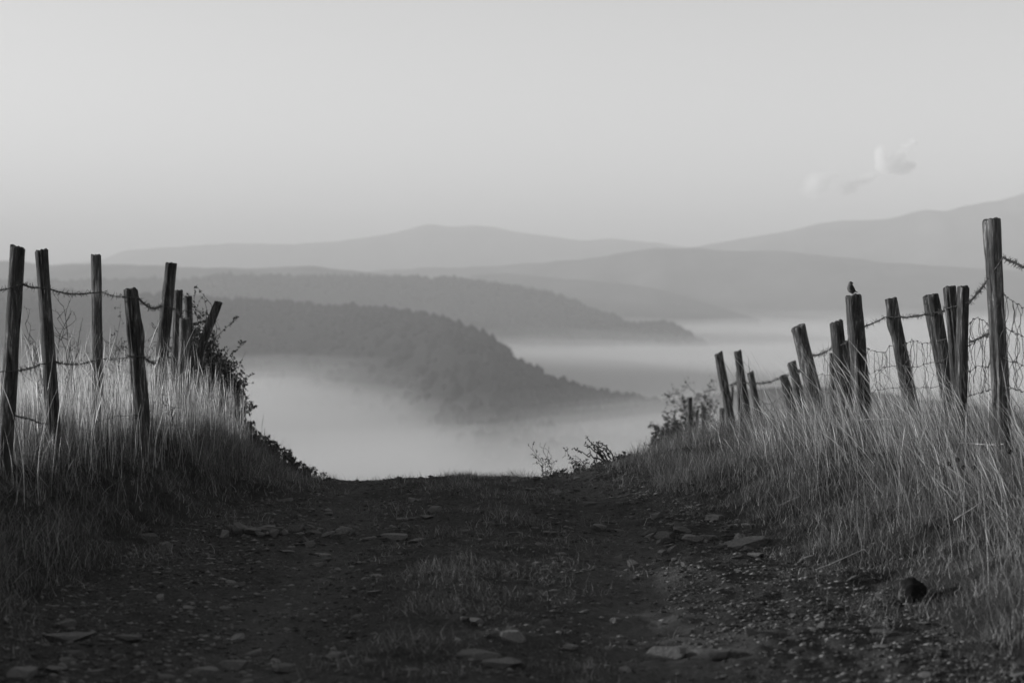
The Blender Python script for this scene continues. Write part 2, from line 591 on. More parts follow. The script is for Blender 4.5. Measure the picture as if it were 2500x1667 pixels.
def conifer(px, py, hpx, D, label, group):
    base = P(px, py + hpx, D); h = 1.45 * hpx / F_PX * D
    mb = MB(); rg = random.Random(px)
    root = empty('conifer_tree', base)
    nlay = 8
    for k in range(nlay):
        z0 = h * (.12 + .86 * k / nlay); rr = h * .24 * (1 - k / nlay) ** .8 * (1 + .3 * (rg.random() - .5))
        tip = Vector((0, 0, min(h, z0 + h * .2)))
        b = len(mb.v); nn = 9
        for q in range(nn):
            a = 6.283 * q / nn + k; r_ = rr * (1 + .5 * (rg.random() - .5))
            mb.v.append(Vector((math.cos(a) * r_, math.sin(a) * r_, z0 - .04 * h * rg.random())))
        mb.v.append(tip)
        for q in range(nn): mb.f.append((b + q, b + (q + 1) % nn, b + nn))
    c = mb.build('crown', MH, root, False)
    tb = MB(); tb.tube([(0, 0, -h * .25), (0, 0, h * .5), (0, 0, h * .98)], [h * .022, h * .015, .01])
    tb.build('trunk', MT['twig'], root)
    tag(root, label, 'tree', group)


cons = [(577, 727, 22), (590, 730, 20), (612, 734, 22), (640, 737, 22), (648, 741, 18), (700, 750, 12), (738, 742, 22), (745, 752, 14), (805, 757, 10),
        (1178, 826, 14), (1187, 838, 12), (1303, 925, 12)]
for k, (px, py, hp) in enumerate(cons):
    D = float(np.interp(px, [p[0] for p in main_pts], [p[2] for p in main_pts])) - 12
    g_ = 'conifers breaking the skyline of the wooded hill'
    lab = 'small dark conifer poking above the wooded ridge line of the nearer hill'
    if px == 738: lab = 'single spire-shaped conifer standing clear of the wooded ridge'; g_ = None
    if px == 1303: lab = 'lone pointed tree low on the falling right shoulder of the wooded hill'; g_ = None
    if px in (1178, 1187): lab = 'tree of the pair at the notch where the wooded hill drops steeply'; g_ = 'pair of trees at the hill notch'
    conifer(px, py, hp, D, lab, g_)

# ------------------------------------------------------------------ valley fog: one soft sea of fog with a rolling top
fx = np.linspace(-9000, 9000, 150); fy = np.concatenate([np.linspace(1150, 4200, 110), np.linspace(4300, 18000, 60)])
FX, FY = np.meshgrid(fx, fy)
FT = FOG_Z + 13 * fbm(FX / 420., FY / 300., 71, 3) + 10 * fbm(FX / 1500., FY / 900., 77, 2)
FT = FT + 24 * np.exp(-((FX + 330) / 210.) ** 2 - ((FY - 2600) / 420.) ** 2)
FT = FT + 27 * np.exp(-((FX - 165) / 120.) ** 2 - ((FY - 1900) / 190.) ** 2)
FT = np.minimum(FT, -95)
nfx, nfy = len(fx), len(fy)
ix = np.arange(nfx * nfy).reshape(nfy, nfx); N0 = nfx * nfy
Ft = np.stack([ix[:-1, :-1], ix[:-1, 1:], ix[1:, 1:], ix[1:, :-1]], -1).reshape(-1, 4)
Fb = Ft[:, ::-1] + N0
def wall(line): return np.stack([line[:-1], line[1:], line[1:] + N0, line[:-1] + N0], -1)
Fs = np.concatenate([wall(ix[0, ::-1]), wall(ix[-1]), wall(ix[:, 0]), wall(ix[::-1, -1])])
def fog_layer(name, lift, wav, seed, dens, inset, parent=None):
    T = np.minimum(FT + lift + wav * fbm(FX / 380., FY / 240., seed, 3), -62)
    top = np.stack([FX * (1 - inset), FY * (1 - inset) + 3000 * inset, T], -1).reshape(-1, 3); bot = top.copy(); bot[:, 2] = -232 + 300 * inset
    return mesh_np(name, np.concatenate([top, bot]), np.concatenate([Ft, Fb, Fs]), m_volume('fog', dens, .83), parent, True)
fog = fog_layer('valley_fog', -7, 0, 70, 1 / 420., 0)
tag(fog, 'pale sea of morning fog filling the valley between the hills', 'fog', kind='stuff')
for q, (lift, wav, dens) in enumerate([(0, 10, 1 / 1100.), (8, 16, 1 / 1600.), (17, 22, 1 / 2400.), (28, 30, 1 / 3600.)]):
    fog_layer('thin_fog', lift, wav, 80 + q, dens, .0035 * (q + 1), fog)


# ------------------------------------------------------------------ small clouds above the right-hand mountain
def cloud(name, blobs, D, dens, label):
    k = D / F_PX
    pts = [(P(px, py, D), rx * k, rz * k) for (px, py, rx, rz) in blobs]
    cen = sum((p for p, _, _ in pts), Vector()) / len(pts)
    m, nt, out = newmat('cloud_vapour')
    tc = nt.nodes.new('ShaderNodeTexCoord')
    nz = nt.nodes.new('ShaderNodeTexNoise'); nz.inputs['Scale'].default_value = .011; nz.inputs['Detail'].default_value = 4
    nt.links.new(tc.outputs['Object'], nz.inputs['Vector'])
    wv = nt.nodes.new('ShaderNodeVectorMath'); wv.operation = 'MULTIPLY_ADD'
    nt.links.new(nz.outputs[1], wv.inputs[0]); wv.inputs[1].default_value = (90, 90, 90)
    sh = nt.nodes.new('ShaderNodeVectorMath'); sh.operation = 'SUBTRACT'; sh.inputs[1].default_value = (45, 45, 45)
    nt.links.new(tc.outputs['Object'], sh.inputs[0]); nt.links.new(sh.outputs[0], wv.inputs[2])
    tot = None
    lo = Vector((1e9,) * 3); hi = Vector((-1e9,) * 3)
    for p, rx, rz in pts:
        q = p - cen; ry = (rx + rz) / 2
        a = nt.nodes.new('ShaderNodeVectorMath'); a.operation = 'SUBTRACT'; a.inputs[1].default_value = q
        nt.links.new(wv.outputs[0], a.inputs[0])
        b = nt.nodes.new('ShaderNodeVectorMath'); b.operation = 'DIVIDE'; b.inputs[1].default_value = (rx * 2.0, ry * 2.0, rz * 2.0)
        nt.links.new(a.outputs[0], b.inputs[0])
        c = nt.nodes.new('ShaderNodeVectorMath'); c.operation = 'LENGTH'; nt.links.new(b.outputs[0], c.inputs[0])
        d = nt.nodes.new('ShaderNodeMapRange'); d.interpolation_type = 'SMOOTHSTEP'
        d.inputs[1].default_value = 0; d.inputs[2].default_value = 1; d.inputs[3].default_value = 1; d.inputs[4].default_value = 0
        nt.links.new(c.outputs['Value'], d.inputs[0])
        tot = d.outputs[0] if tot is None else mathn(nt, 'MAXIMUM', tot, d.outputs[0])
        for i, e in enumerate((rx, ry, rz)):
            lo[i] = min(lo[i], q[i] - e * 2.0 - 60); hi[i] = max(hi[i], q[i] + e * 2.0 + 60)
    v = nt.nodes.new('ShaderNodeVolumePrincipled'); v.inputs['Color'].default_value = grey(1.0); v.inputs['Anisotropy'].default_value = .35
    n2 = noise(nt, tc.outputs['Object'], .02, 4, .65)
    mr = nt.nodes.new('ShaderNodeMapRange'); mr.inputs[1].default_value = .32; mr.inputs[2].default_value = .62
    nt.links.new(n2, mr.inputs[0])
    tot = mathn(nt, 'MULTIPLY', tot, mathn(nt, 'ADD', mathn(nt, 'MULTIPLY', mr.outputs[0], .7), .3))
    nt.links.new(mathn(nt, 'MULTIPLY', tot, dens), v.inputs['Density'])
    nt.links.new(v.outputs[0], out.inputs['Volume'])
    o = box_obj(name, lo.x, hi.x, lo.y, hi.y, lo.z, hi.z, m)
    o.location = cen
    tag(o, label, 'cloud')


cloud('cloud', [(2147, 383, 9, 17), (2153, 402, 12, 14), (2166, 413, 16, 9), (2186, 398, 13, 13), (2200, 378, 10, 9), (2194, 416, 20, 8), (2214, 358, 10, 6), (2230, 348, 9, 5), (2216, 405, 14, 9)],
      26000, .030, 'small bright curled cloud, the largest above the right mountain')
cloud('cloud', [(1992, 450, 20, 18), (1985, 465, 20, 14), (2005, 440, 18, 9), (2020, 430, 20, 5)], 26000, .018, 'faintest pale puff of cloud, farthest from the tall fence post')
cloud('cloud', [(2072, 460, 14, 12), (2085, 448, 12, 8), (2112, 440, 14, 8), (2125, 430, 12, 6), (2068, 468, 12, 8)], 26000, .024, 'dim smudge of cloud just below the bright curled one')

# ------------------------------------------------------------------ fence posts
def post(tx, ty, bx, by, wpx, D, label, seed, mat='wood', w2=None, curve=0., square=.0, knob=None, split=False, tilt_top=0., group=None):
    """tx, ty: top centre, bx, by: a second point on its axis; the axis runs on into the ground"""
    k = D / F_PX
    T = P(tx, ty, D); B = P(bx, by, D)
    ax = (B - T)
    g = gz1(B.x, D)
    n = 0
    L = (T.z - (g - .25)) / -ax.z
    foot = T + ax * L
    h = (T - foot).length
    up = (T - foot).normalized()
    sx = Vector((1, 0, 0)) - up * up.x; sx.normalize(); sy = up.cross(sx)
    rg = np.random.default_rng(seed)
    r_top = wpx * k / 2; r_bot = (w2 or wpx * 1.12) * k / 2
    ns, nr = 40, 64
    th = np.linspace(0, 2 * np.pi, ns, endpoint=False)
    V = []; 
    ph = rg.random() * 6.28
    base_shape = 1 + .06 * np.cos(2 * th + ph) + .04 * np.cos(3 * th + 2 * ph) + .03 * np.cos(5 * th - ph)
    if square > 0:
        sq = 1 / np.maximum(np.abs(np.cos(th - ph * .1)), np.abs(np.sin(th - ph * .1)))
        base_shape = base_shape * (1 - square + square * np.minimum(sq, 1.25))
    crack_a = rg.random(5) * 6.28; crack_d = .10 + .22 * rg.random(5); crack_w = .09 + .05 * rg.random(5)
    c0 = rg.random(5) * .6; c1 = c0 + .3 + .6 * rg.random(5)
    tn = rg.random() * 50
    for i in range(nr + 1):
        t = i / nr
        r = r_bot + (r_top - r_bot) * t
        rr = r * base_shape * (1 + .10 * vnoise(np.full(ns, t * 6 + tn), th * 0 + seed, 5) + .07 * vnoise(np.cos(th) * 1.5 + tn, np.sin(th) * 1.5 + t * 5, 9)
                               + .05 * vnoise(np.cos(th) * 7 + tn, np.sin(th) * 7 + t * 3, 19) + .03 * vnoise(th * 6, np.full(ns, t * 40), 4))
        for a, d, w_, q0, q1 in zip(crack_a, crack_d, crack_w, c0, c1):
            da = (th - a - .25 * math.sin(t * 5 + a) + np.pi) % (2 * np.pi) - np.pi
            env = max(0., min(1., (t - q0) * 8)) * max(0., min(1., (q1 - t) * 8))
            rr = rr * (1 - d * env * np.exp(-(da / w_) ** 2))
        if split:
            da = (th + 1.5 + np.pi) % (2 * np.pi) - np.pi
            rr = rr * (1 - .45 * max(0, min(1, (t - .45) * 4)) * np.exp(-(da / .16) ** 2))
        if knob and abs(t - knob[0]) < .1:
            da = (th - knob[1] + np.pi) % (2 * np.pi) - np.pi
            rr = rr + knob[2] * k * np.exp(-(da / .6) ** 2) * (.5 + .5 * math.cos((t - knob[0]) / .1 * np.pi))
        c = foot + up * (h * t) + sx * (curve * k * math.sin(math.pi * t))
        ring = np.array(c)[None] + np.cos(th)[:, None] * rr[:, None] * np.array(sx)[None] + np.sin(th)[:, None] * rr[:, None] * np.array(sy)[None]
        if i >= nr - 1:
            ring[:, 2] += (np.cos(th) * tilt_top * k + r_top * .45 * vnoise(np.cos(th) * 2.2 + tn, np.sin(th) * 2.2, 3)) * (1 if i == nr else .6)
        V.append(ring)
    # weathered rounded top
    last = V[-1]; cen = last.mean(0)
    for q, dz in ((.9, .10), (.6, .16), (.25, .12)):
        ring = cen + (last - cen) * q
        ring[:, 2] += r_top * (dz + .18 * vnoise(np.cos(th) * 3 * q + tn, np.sin(th) * 3 * q, 8))
        V.append(ring)
    V = np.array(V) - np.array(foot)
    m = len(V)
    ixx = np.arange(m * ns).reshape(m, ns)
    Fq = np.stack([ixx[:-1], np.roll(ixx[:-1], -1, 1), np.roll(ixx[1:], -1, 1), ixx[1:]], -1).reshape(-1, 4)
    capc = V[-1].mean(0)[None]
    me_v = np.concatenate([V.reshape(-1, 3), capc])
    cap = np.stack([ixx[-1], np.roll(ixx[-1], -1), np.full(ns, m * ns), np.full(ns, m * ns)], -1)
    o = mesh_np('fence_post', me_v, Fq, MT[mat], None, True)
    bm = bmesh.new(); bm.from_mesh(o.data); bm.verts.ensure_lookup_table()
    try: bm.faces.new([bm.verts[int(q)] for q in ixx[-1]])
    except ValueError: pass
    bm.normal_update(); bm.to_mesh(o.data); bm.free()
    o.location = foot
    tag(o, label, 'fence post', group)
    return o


# left row
post(43, 605, 20, 976, 37, 11.0, 'thick dark fence post leaning right at the near end of the left row', 1, w2=40, tilt_top=-4)
post(102, 613, 124, 940, 32, 11.7, 'streaked grey fence post leaning left, next to the thick dark end post', 2, w2=36, tilt_top=2)
post(234, 624, 239, 955, 24, 13.2, 'slim upright round fence post standing alone in the left row', 3, 'wood_pale', w2=27)
post(318, 707, 341, 957, 34, 12.6, 'short stout cracked fence post with a bulge on its side, left row', 4, w2=38, knob=(.78, 0.0, 5), split=True)
post(418, 644, 398, 932, 28, 16.0, 'tall curved fence post with a split top and one bright sunlit edge', 5, w2=36, curve=-6, split=True)
post(436, 711, 428, 932, 23, 16.9, 'flat-topped dark fence post touching the tall curved one', 6, w2=30)
post(460, 725, 467, 950, 19, 18.0, 'narrow fence post with a knot on its side, behind the flat-topped one', 7, w2=25, knob=(.78, 0.0, 6))
post(452, 780, 448, 930, 26, 15.3, 'low broken fence post with a pale jagged edge in front of two darker posts', 8, 'wood_pale', w2=30, square=.5, split=True)
post(533, 738, 503, 815, 20, 16.9, 'strongly tilted fence post sticking out of the thorn bush', 9, w2=24, tilt_top=2)
post(610, 1029, 607, 1050, 13, 24.0, 'tiny far fence stub just showing past the foot of the thorn bush', 10, w2=14)
# right row
post(2421, 538, 2450, 1074, 38, 11.5, 'tallest fence post with a ragged split top at the near end of the right row', 21, 'wood_pale', w2=41, square=.45, tilt_top=1)
post(2352, 701, 2346, 978, 28, 12.6, 'right half of the twin fence posts standing pressed together', 22, w2=30, square=.4)
post(2318, 701, 2338, 930, 29, 12.7, 'left half of the twin fence posts standing pressed together', 23, w2=32, square=.3)
post(2273, 723, 2321, 978, 39, 13.3, 'broad flat-topped fence post leaning left beside the twin posts', 24, w2=44, tilt_top=0)
post(2175, 730, 2222, 978, 27, 14.2, 'crooked fence post with a rounded bulging head, right of the bird', 25, w2=38, knob=(.86, 3.14, 6))
post(2083, 724, 2104, 978, 42, 14.8, 'thickest round fence post, the one the small bird is perched on', 26, w2=47, tilt_top=4)
post(2042, 788, 2061, 978, 33, 15.7, 'round fence post just left of the bird post and lower than it', 27, w2=38, tilt_top=3)
post(2031, 863, 2037, 1002, 14, 16.4, 'thin dark stake on the left side of the round post by the bird post', 28, w2=17)
post(2067, 832, 2078, 1002, 11, 16.3, 'thin stake squeezed between the bird post and its left neighbour', 29, w2=14)
post(1949, 798, 1992, 978, 35, 17.2, 'speckled leaning fence post with a slanted flat top, midway along the right row', 30, 'wood_pale', w2=45, tilt_top=4)
post(1932, 885, 1955, 978, 21, 19.5, 'lighter slim fence post behind the speckled leaning one', 31, 'wood_pale', w2=24, tilt_top=2)
post(1912, 917, 1941, 1026, 19, 20.0, 'dark slim fence post leaning left of the speckled pair', 32, w2=24, knob=(.9, 0, 3))
post(1801, 858, 1826, 1031, 19, 23.0, 'tall dark leaning fence post in the middle of the far trio', 33, w2=24, tilt_top=2)
post(1805, 908, 1813, 1031, 18, 24.2, 'dark fence post hidden behind the tall middle one of the far trio', 34, w2=20)
post(1832, 909, 1856, 1031, 16, 22.4, 'shorter dark fence post on the right of the far trio', 35, w2=22, tilt_top=2)
post(1754, 863, 1785, 1031, 20, 24.4, 'far leaning fence post standing apart on the left of the trio', 36, w2=25, tilt_top=4)
post(1788, 944, 1785, 1000, 8, 27.0, 'pale thin stake behind the leaning fence post of the far group', 37, 'wood_pale', w2=9)
post(1762, 997, 1764, 1050, 13, 30.0, 'low round-topped far fence stub left of the leaning far post', 38, w2=15)
post(1684, 971, 1684, 1060, 13, 30.5, 'upright far fence post rising through the leafy rose bush', 39, w2=14)
post(1718, 993, 1716, 1060, 9, 32.5, 'thin far fence stake on the right side of the rose bush', 40, w2=11)
post(1702, 1001, 1700, 1060, 7, 34.0, 'thinnest far stake between two others in the rose bush', 41, w2=8)
post(1637, 1050, 1635, 1120, 11, 36.0, 'farthest fence stub at the end of the right row', 42, w2=12)


# ------------------------------------------------------------------ wires
def densify(pts, step):
    out = [pts[0]]
    for a, b in zip(pts[:-1], pts[1:]):
        n = max(1, int((b - a).length / step))
        for i in range(1, n + 1): out.append(a.lerp(b, i / n))
    return out


def sag_path(pts, seed, n=10, sag=.012):
    out = []
    for a, b in zip(pts[:-1], pts[1:]):
        L = (b - a).length
        for i in range(n):
            t = i / n
            q = a.lerp(b, t); q = q - Vector((0, 0, 4 * sag * L * t * (1 - t)))
            out.append(q)
    out.append(pts[-1])
    return out


def barbed(name, pxs, label, seed, gap=.08, r=.0021, sag=.012, group=None):
    rg = random.Random(seed)
    path = sag_path([P(*p) for p in pxs], seed, 12, sag)
    path = densify(path, .018)
    mb = MB(); s_ = 0; A = []; B = []
    side = Vector((0, 1, 0))
    for i, p in enumerate(path):
        if i: s_ += (p - path[i - 1]).length
        a = s_ / .045 * 2 * math.pi
        o = Vector((0, math.cos(a), math.sin(a))) * r * 1.05
        o.z += 0
        A.append(p + o); B.append(p - o)
    mb.tube(A, r, 5); mb.tube(B, r, 5)
    nxt = gap * rg.random(); s_ = 0
    for i in range(1, len(path)):
        s_ += (path[i] - path[i - 1]).length
        if s_ > nxt:
            nxt = s_ + gap * (.75 + .5 * rg.random())
            t = (path[i] - path[i - 1]).normalized()
            u = t.cross(Vector((0, 1, .3))).normalized(); v = t.cross(u)
            # wrap coil
            mb.tube([path[i] + (u * math.cos(q) + v * math.sin(q)) * r * 2.6 + t * (q - 5) * .0009 for q in np.linspace(0, 10, 12)], r * .8, 4)
            for q in range(4):
                an = rg.random() * 6.28
                d = (u * math.cos(an) + v * math.sin(an)) * .85 + t * (rg.random() - .5) * 1.0
                L = .02 + .013 * rg.random()
                c = path[i] + t * (rg.random() - .5) * .012
                mb.tube([c, c + d.normalized() * L], [r * .9, r * .45], 4)
    o = mb.build(name, MT['wire'], None, True)
    tag(o, label, 'barbed wire', group)
    return o


def off(px, py, D, d=-.06): return (px, py, D + d)


barbed('barbed_wire', [(-60, 712, 10.4), off(18, 705, 10.95), off(57, 693, 11.0), off(88, 702, 11.65), off(122, 706, 11.7), off(220, 715, 13.15), off(249, 713, 13.2), off(300, 725, 12.58), off(338, 727, 12.62),
                       off(392, 747, 15.9), off(420, 750, 16.0), off(447, 765, 16.9)], 'upper barbed wire strung across the fronts of the left posts', 1)
barbed('barbed_wire', [(-60, 915, 10.4), off(5, 907, 10.95), off(42, 904, 11.0), off(96, 890, 11.65), off(134, 881, 11.7), off(160, 888, 12.2), off(225, 881, 13.15), off(252, 876, 13.2), off(318, 870, 12.58), off(350, 870, 12.62),
                       off(395, 876, 15.9), off(428, 870, 16.0)], 'second barbed wire crossing the left posts at the tips of the grass', 2)
barbed('barbed_wire', [(38, 1014, 10.9), (70, 1021, 11.3), (108, 1034, 11.7), (160, 1031, 12.4), (238, 1026, 13.1), (285, 1014, 12.6), (335, 1013, 12.5), (380, 1016, 15), (450, 1018, 16)], 'lowest barbed wire half hidden in the tall grass of the left bank', 3, .12)
barbed('barbed_wire', [(1783, 940, 24.3), (1800, 932, 23.1), (1843, 935, 22.3), (1905, 922, 20.1), (1948, 906, 19.4), (1965, 893, 17.6), (1984, 868, 17.1), (2030, 850, 15.75), (2062, 838, 15.6), (2112, 796, 14.75), (2160, 774, 14.15), (2192, 774, 14.1),
                       (2258, 767, 13.25), (2296, 761, 13.2), (2312, 753, 12.65), (2366, 738, 12.55), (2385, 716, 12.1), (2405, 690, 11.5), (2450, 628, 11.4), (2475, 640, 10.9), (2520, 655, 10.1), (2600, 690, 8.9)],
       'rusty top barbed wire looping along the right posts up to the tallest one', 4, .05, .0022, .01)
barbed('barbed_wire', [(2366, 835, 12.5), (2385, 827, 12.1), (2400, 820, 11.9), (2416, 812, 11.5)], 'short snagged piece of barbed wire between the twin posts and the tallest post', 5, .07)


def thin_wire(name, pxs, r, mat, label, cat, sag=.005):
    mb = MB(); path = sag_path([P(*p) for p in pxs], 0, 8, sag)
    mb.tube(path, r, 5)
    tag(mb.build(name, MT[mat]), label, cat)


thin_wire('fence_wire', [(2070, 1031, 14.6), (2105, 1024, 14.5), (2140, 1022, 14.2), (2190, 1024, 13.9), (2230, 1062, 13.6), (2300, 1078, 12.9), (2372, 1082, 12.3), (2450, 1084, 11.4)], .0024, 'pale_stem', 'bottom wire painted with a pale sun glint, low in the right-hand grass', 'fence wire')  # sunlight caught by the wire is put into its pale colour

# sheep netting on the right row: four sagging line wires tied to crooked stay wires
ST = [  # px, D, row pixel heights
    (1842, 22.2, [968, 995, 1012, 1040]), (1856, 21.8, [973, 1008, 1016, 1045]), (1868, 21.4, [985, 1000, 1014, 1045]), (1882, 21.0, [984, 1000, 1013, 1042]), (1897, 20.4, [973, 998, 1010, 1040]), (1915, 20.0, [965, 992, 1012, 1042]),
    (1950, 19.2, [940, 975, 1005, 1040]), (1985, 17.1, [910, 952, 995, 1045]), (2008, 16.6, [913, 955, 1000, 1050]), (2030, 15.8, [914, 955, 998, 1048]), (2068, 15.3, [890, 935, 985, 1040]),
    (2112, 14.8, [848, 905, 955, 1020]), (2125, 14.7, [853, 912, 960, 1022]), (2140, 14.6, [858, 905, 952, 1020]), (2158, 14.4, [860, 898, 948, 1015]), (2172, 14.3, [846, 893, 948, 1010]), (2205, 14.1, [842, 893, 945, 1008]), (2214, 14.0, [838, 894, 950, 1008]),
    (2226, 13.9, [829, 896, 948, 1010]), (2240, 13.8, [834, 894, 945, 1010]), (2255, 13.6, [838, 888, 945, 1008]), (2272, 13.4, [835, 885, 944, 1005]), (2318, 12.8, [820, 870, 930, 990]), (2366, 12.5, [790, 845, 908, 966]),
    (2376, 12.3, [776, 838, 898, 962]), (2388, 12.1, [776, 828, 892, 958]), (2402, 11.9, [782, 822, 894, 955]), (2416, 11.6, [792, 815, 890, 952]), (2450, 11.4, [717, 795, 873, 940]), (2462, 11.2, [725, 803, 878, 944]), (2476, 10.9, [735, 810, 880, 948]), (2490, 10.6, [744, 818, 888, 951]),
    (2510, 10.2, [752, 822, 893, 956]), (2560, 9.4, [765, 835, 905, 970]), (2640, 8.3, [780, 850, 930, 1000])]
nm = MB(); rg = random.Random(5)
rows = [[P(px, ys[k], D + .05) for (px, D, ys) in ST] for k in range(4)]
dense = []
for rw in rows:
    pth = sag_path(rw, 0, 4, .02)
    pth = [p + Vector((0, rg.gauss(0, .004), rg.gauss(0, .004))) for p in pth]
    nm.tube(pth, .0021, 4); dense.append(pth)
nst = len(dense[0])
for i in range(1, nst - 1):
    if i % 2 and i > 44: continue
    prev = None
    for k in range(3):
        j = max(0, min(nst - 1, i + rg.choice((-1, 0, 0, 1)))) if prev is None else prev
        j2 = max(0, min(nst - 1, j + rg.choice((-1, 0, 0, 1))))
        a, b = dense[k][j], dense[k + 1][j2]
        bow = Vector((rg.gauss(0, .02), rg.gauss(0, .015), 0))
        pts = [a.lerp(b, t) + bow * math.sin(math.pi * t) + Vector((rg.gauss(0, .003), 0, 0)) for t in np.linspace(0, 1, 7)]
        pts[0] = a; pts[-1] = b
        nm.tube(pts, .0019, 4)
        for q in (a, b):
            nm.tube([q - Vector((.006, 0, 0)), q + Vector((.006, 0, .001))], .0035, 4)
        prev = j2
tag(nm.build('wire_netting', MT['wire']), 'crumpled sagging sheep netting hung along the right row of posts', 'wire netting')


# ------------------------------------------------------------------ grasses
def ribbons(P0, h, lean, wd, segs=4, power=1.7, heads=0.0, rg=RNG):
    n = len(P0)
    t = np.linspace(0, 1, segs + 1)
    tp = t ** power
    L2 = np.sqrt((lean ** 2).sum(1))
    hz = np.sqrt(np.maximum(h ** 2 - L2 ** 2 * .8, (h * .25) ** 2))
    pos = np.empty((n, segs + 1, 3))
    pos[:, :, 0] = P0[:, 0:1] + lean[:, 0:1] * tp + .012 * rg.standard_normal((n, 1)) * np.sin(t * 3.1)
    pos[:, :, 1] = P0[:, 1:2] + lean[:, 1:2] * tp
    pos[:, :, 2] = P0[:, 2:3] + hz[:, None] * t
    prof = np.tile(1 - .8 * t ** 1.3, (n, 1))
    if heads:
        hd = rg.random(n) < heads
        bulge = np.interp(t, [0, .72, .82, .93, 1], [.55, .5, 2.2, 1.7, .3])
        prof[hd] = bulge
    an = rg.random(n) * np.pi
    wv = np.stack([np.cos(an), np.sin(an), 0 * an], -1)[:, None, :] * (wd[:, None] * prof * .5)[:, :, None]
    V = np.stack([pos - wv, pos + wv], 2)
    b = (np.arange(n) * (segs + 1) * 2)[:, None, None]
    k = (np.arange(segs) * 2)[None, :, None]
    Fq = b + k + np.array([0, 1, 3, 2])[None, None]
    return V.reshape(-1, 3), Fq.reshape(-1, 4)


def scatter(n, x0, x1, y0, y1, dens):
    x = RNG.uniform(x0, x1, n); y = RNG.uniform(y0, y1, n)
    keep = RNG.random(n) < dens(x, y)
    x = x[keep]; y = y[keep]
    return x, y


def grass_obj(name, x, y, h, lean, wd, mat, label, cat, segs=4, heads=0., power=1.7):
    z = gz(x, y) - .01
    V, Fq = ribbons(np.stack([x, y, z], -1), h, lean, wd, segs, power, heads)
    o = mesh_np(name, V, Fq, MT[mat], None, False)
    tag(o, label, cat, kind='stuff')
    return o


def clump(x, y, s, seed): return np.clip(.5 + 1.4 * fbm(x * s, y * s, seed, 3), 0, 1)


# left bank
def dl(x, y):
    e = outside(x, y)
    return smooth((e - .36 - .22 * smooth((12.2 - y) / 1.5)) / .42) * smooth((x + 3.35) / .4) * (.3 + .65 * clump(x, y, 1.3, 61)) * np.where((x > -2.2) & (y > 13.6), .0, 1) * np.where(y > 16.6, .15, 1)
x, y = scatter(38000, -5.2, -1.2, 8.2, 18, dl)
e = outside(x, y)
h = (.27 + .30 * RNG.random(len(x)) ** 1.5) * (.55 + .45 * smooth((e - .4) / .6)) * (.75 + .5 * clump(x, y, .9, 62)) * np.interp(y, [9, 11, 13, 15], [1., 1., 1.0, 1.08])
lean = np.stack([.085 * RNG.standard_normal(len(x)) + .01, .09 * RNG.standard_normal(len(x))], -1) * h[:, None] * 1.2
grass_obj('tall_grass', x, y, h, lean, .0018 + .0018 * RNG.random(len(x)), 'tall', 'tall pale dry grass standing upright around the left posts', 'tall grass', 5, .3)


# right bank: leans to the left
def dr(x, y):
    e = outside(x, y)
    return smooth((e - .66 - .1 * fbm(x * 1.1, y * 1.1, 75, 2)) / .5) * (.25 + .75 * clump(x, y, 1.1, 63)) * np.interp(y, [0, 14.8, 16.5, 22, 32], [1, 1, .4, .25, .25])
x, y = scatter(66000, .9, 5.2, 7.2, 30, dr)
e = outside(x, y)
h = (.24 + .34 * RNG.random(len(x)) ** 1.7) * (.5 + .5 * smooth((e - .5) / .8)) * (.75 + .5 * clump(x, y, .8, 64)) * np.interp(y, [0, 12.5, 14.5, 17, 22, 28], [1.05, 1.0, .75, .38, .2, .18])
lean = np.stack([-.33 + .16 * RNG.standard_normal(len(x)), .12 * RNG.standard_normal(len(x))], -1) * h[:, None]
grass_obj('tall_grass', x, y, h, lean, .0018 + .0019 * RNG.random(len(x)), 'tall', 'tall pale dry grass leaning left along the right posts', 'tall grass', 5, .3, 1.25)

# finer, darker half-high grass between the track and the tall grass and down the far verge
def dm(x, y):
    e = outside(x, y)
    return smooth((e - .12) / .4) * np.interp(y, [7, 15, 17, 32], [.35, .5, 1, .8]) * (.25 + .75 * clump(x, y, 2.2, 68)) * np.where((x < 0) & (y > 12), .5, 1)
x, y = scatter(90000, -3.2, 4.8, 7.2, 30, dm)
e = outside(x, y)
h = (.07 + .13 * RNG.random(len(x)) ** 1.5) * (.6 + .6 * smooth((e - .1) / .8)) * (.35 + 1.35 * clump(x, y, 2.2, 69)) * np.interp(y, [7, 14, 17, 22, 30], [1.1, 1.1, 1.1, .85, .8])
lean = np.stack([-.2 + .4 * RNG.standard_normal(len(x)), .35 * RNG.standard_normal(len(x))], -1) * h[:, None]
grass_obj('rough_grass', x, y, h, lean, .0018 + .0016 * RNG.random(len(x)), 'mid', 'rough half-high grass, darker than the tall stems, along both verges', 'grass', 3)

# taller stray stems standing out of the mass
def strays(n, x0, x1, y0, y1, lx, label):
    x = RNG.uniform(x0, x1, n); y = RNG.uniform(y0, y1, n)
    k = outside(x, y) > .5; x, y = x[k], y[k]
    h = .5 + .28 * RNG.random(len(x))
    lean = np.stack([lx + .2 * RNG.standard_normal(len(x)), .15 * RNG.standard_normal(len(x))], -1) * h[:, None]
    grass_obj('tall_grass', x, y, h, lean, .0018 + .0012 * RNG.random(len(x)), 'tall', label, 'tall grass', 7, .65, 2.2)
strays(420, -3.6, -1.9, 9.6, 15.5, .0, 'scattered taller stems with seed heads above the left grass')
strays(620, 1.7, 4.0, 8.6, 15.5, -.3, 'scattered taller arching stems above the right-hand grass')

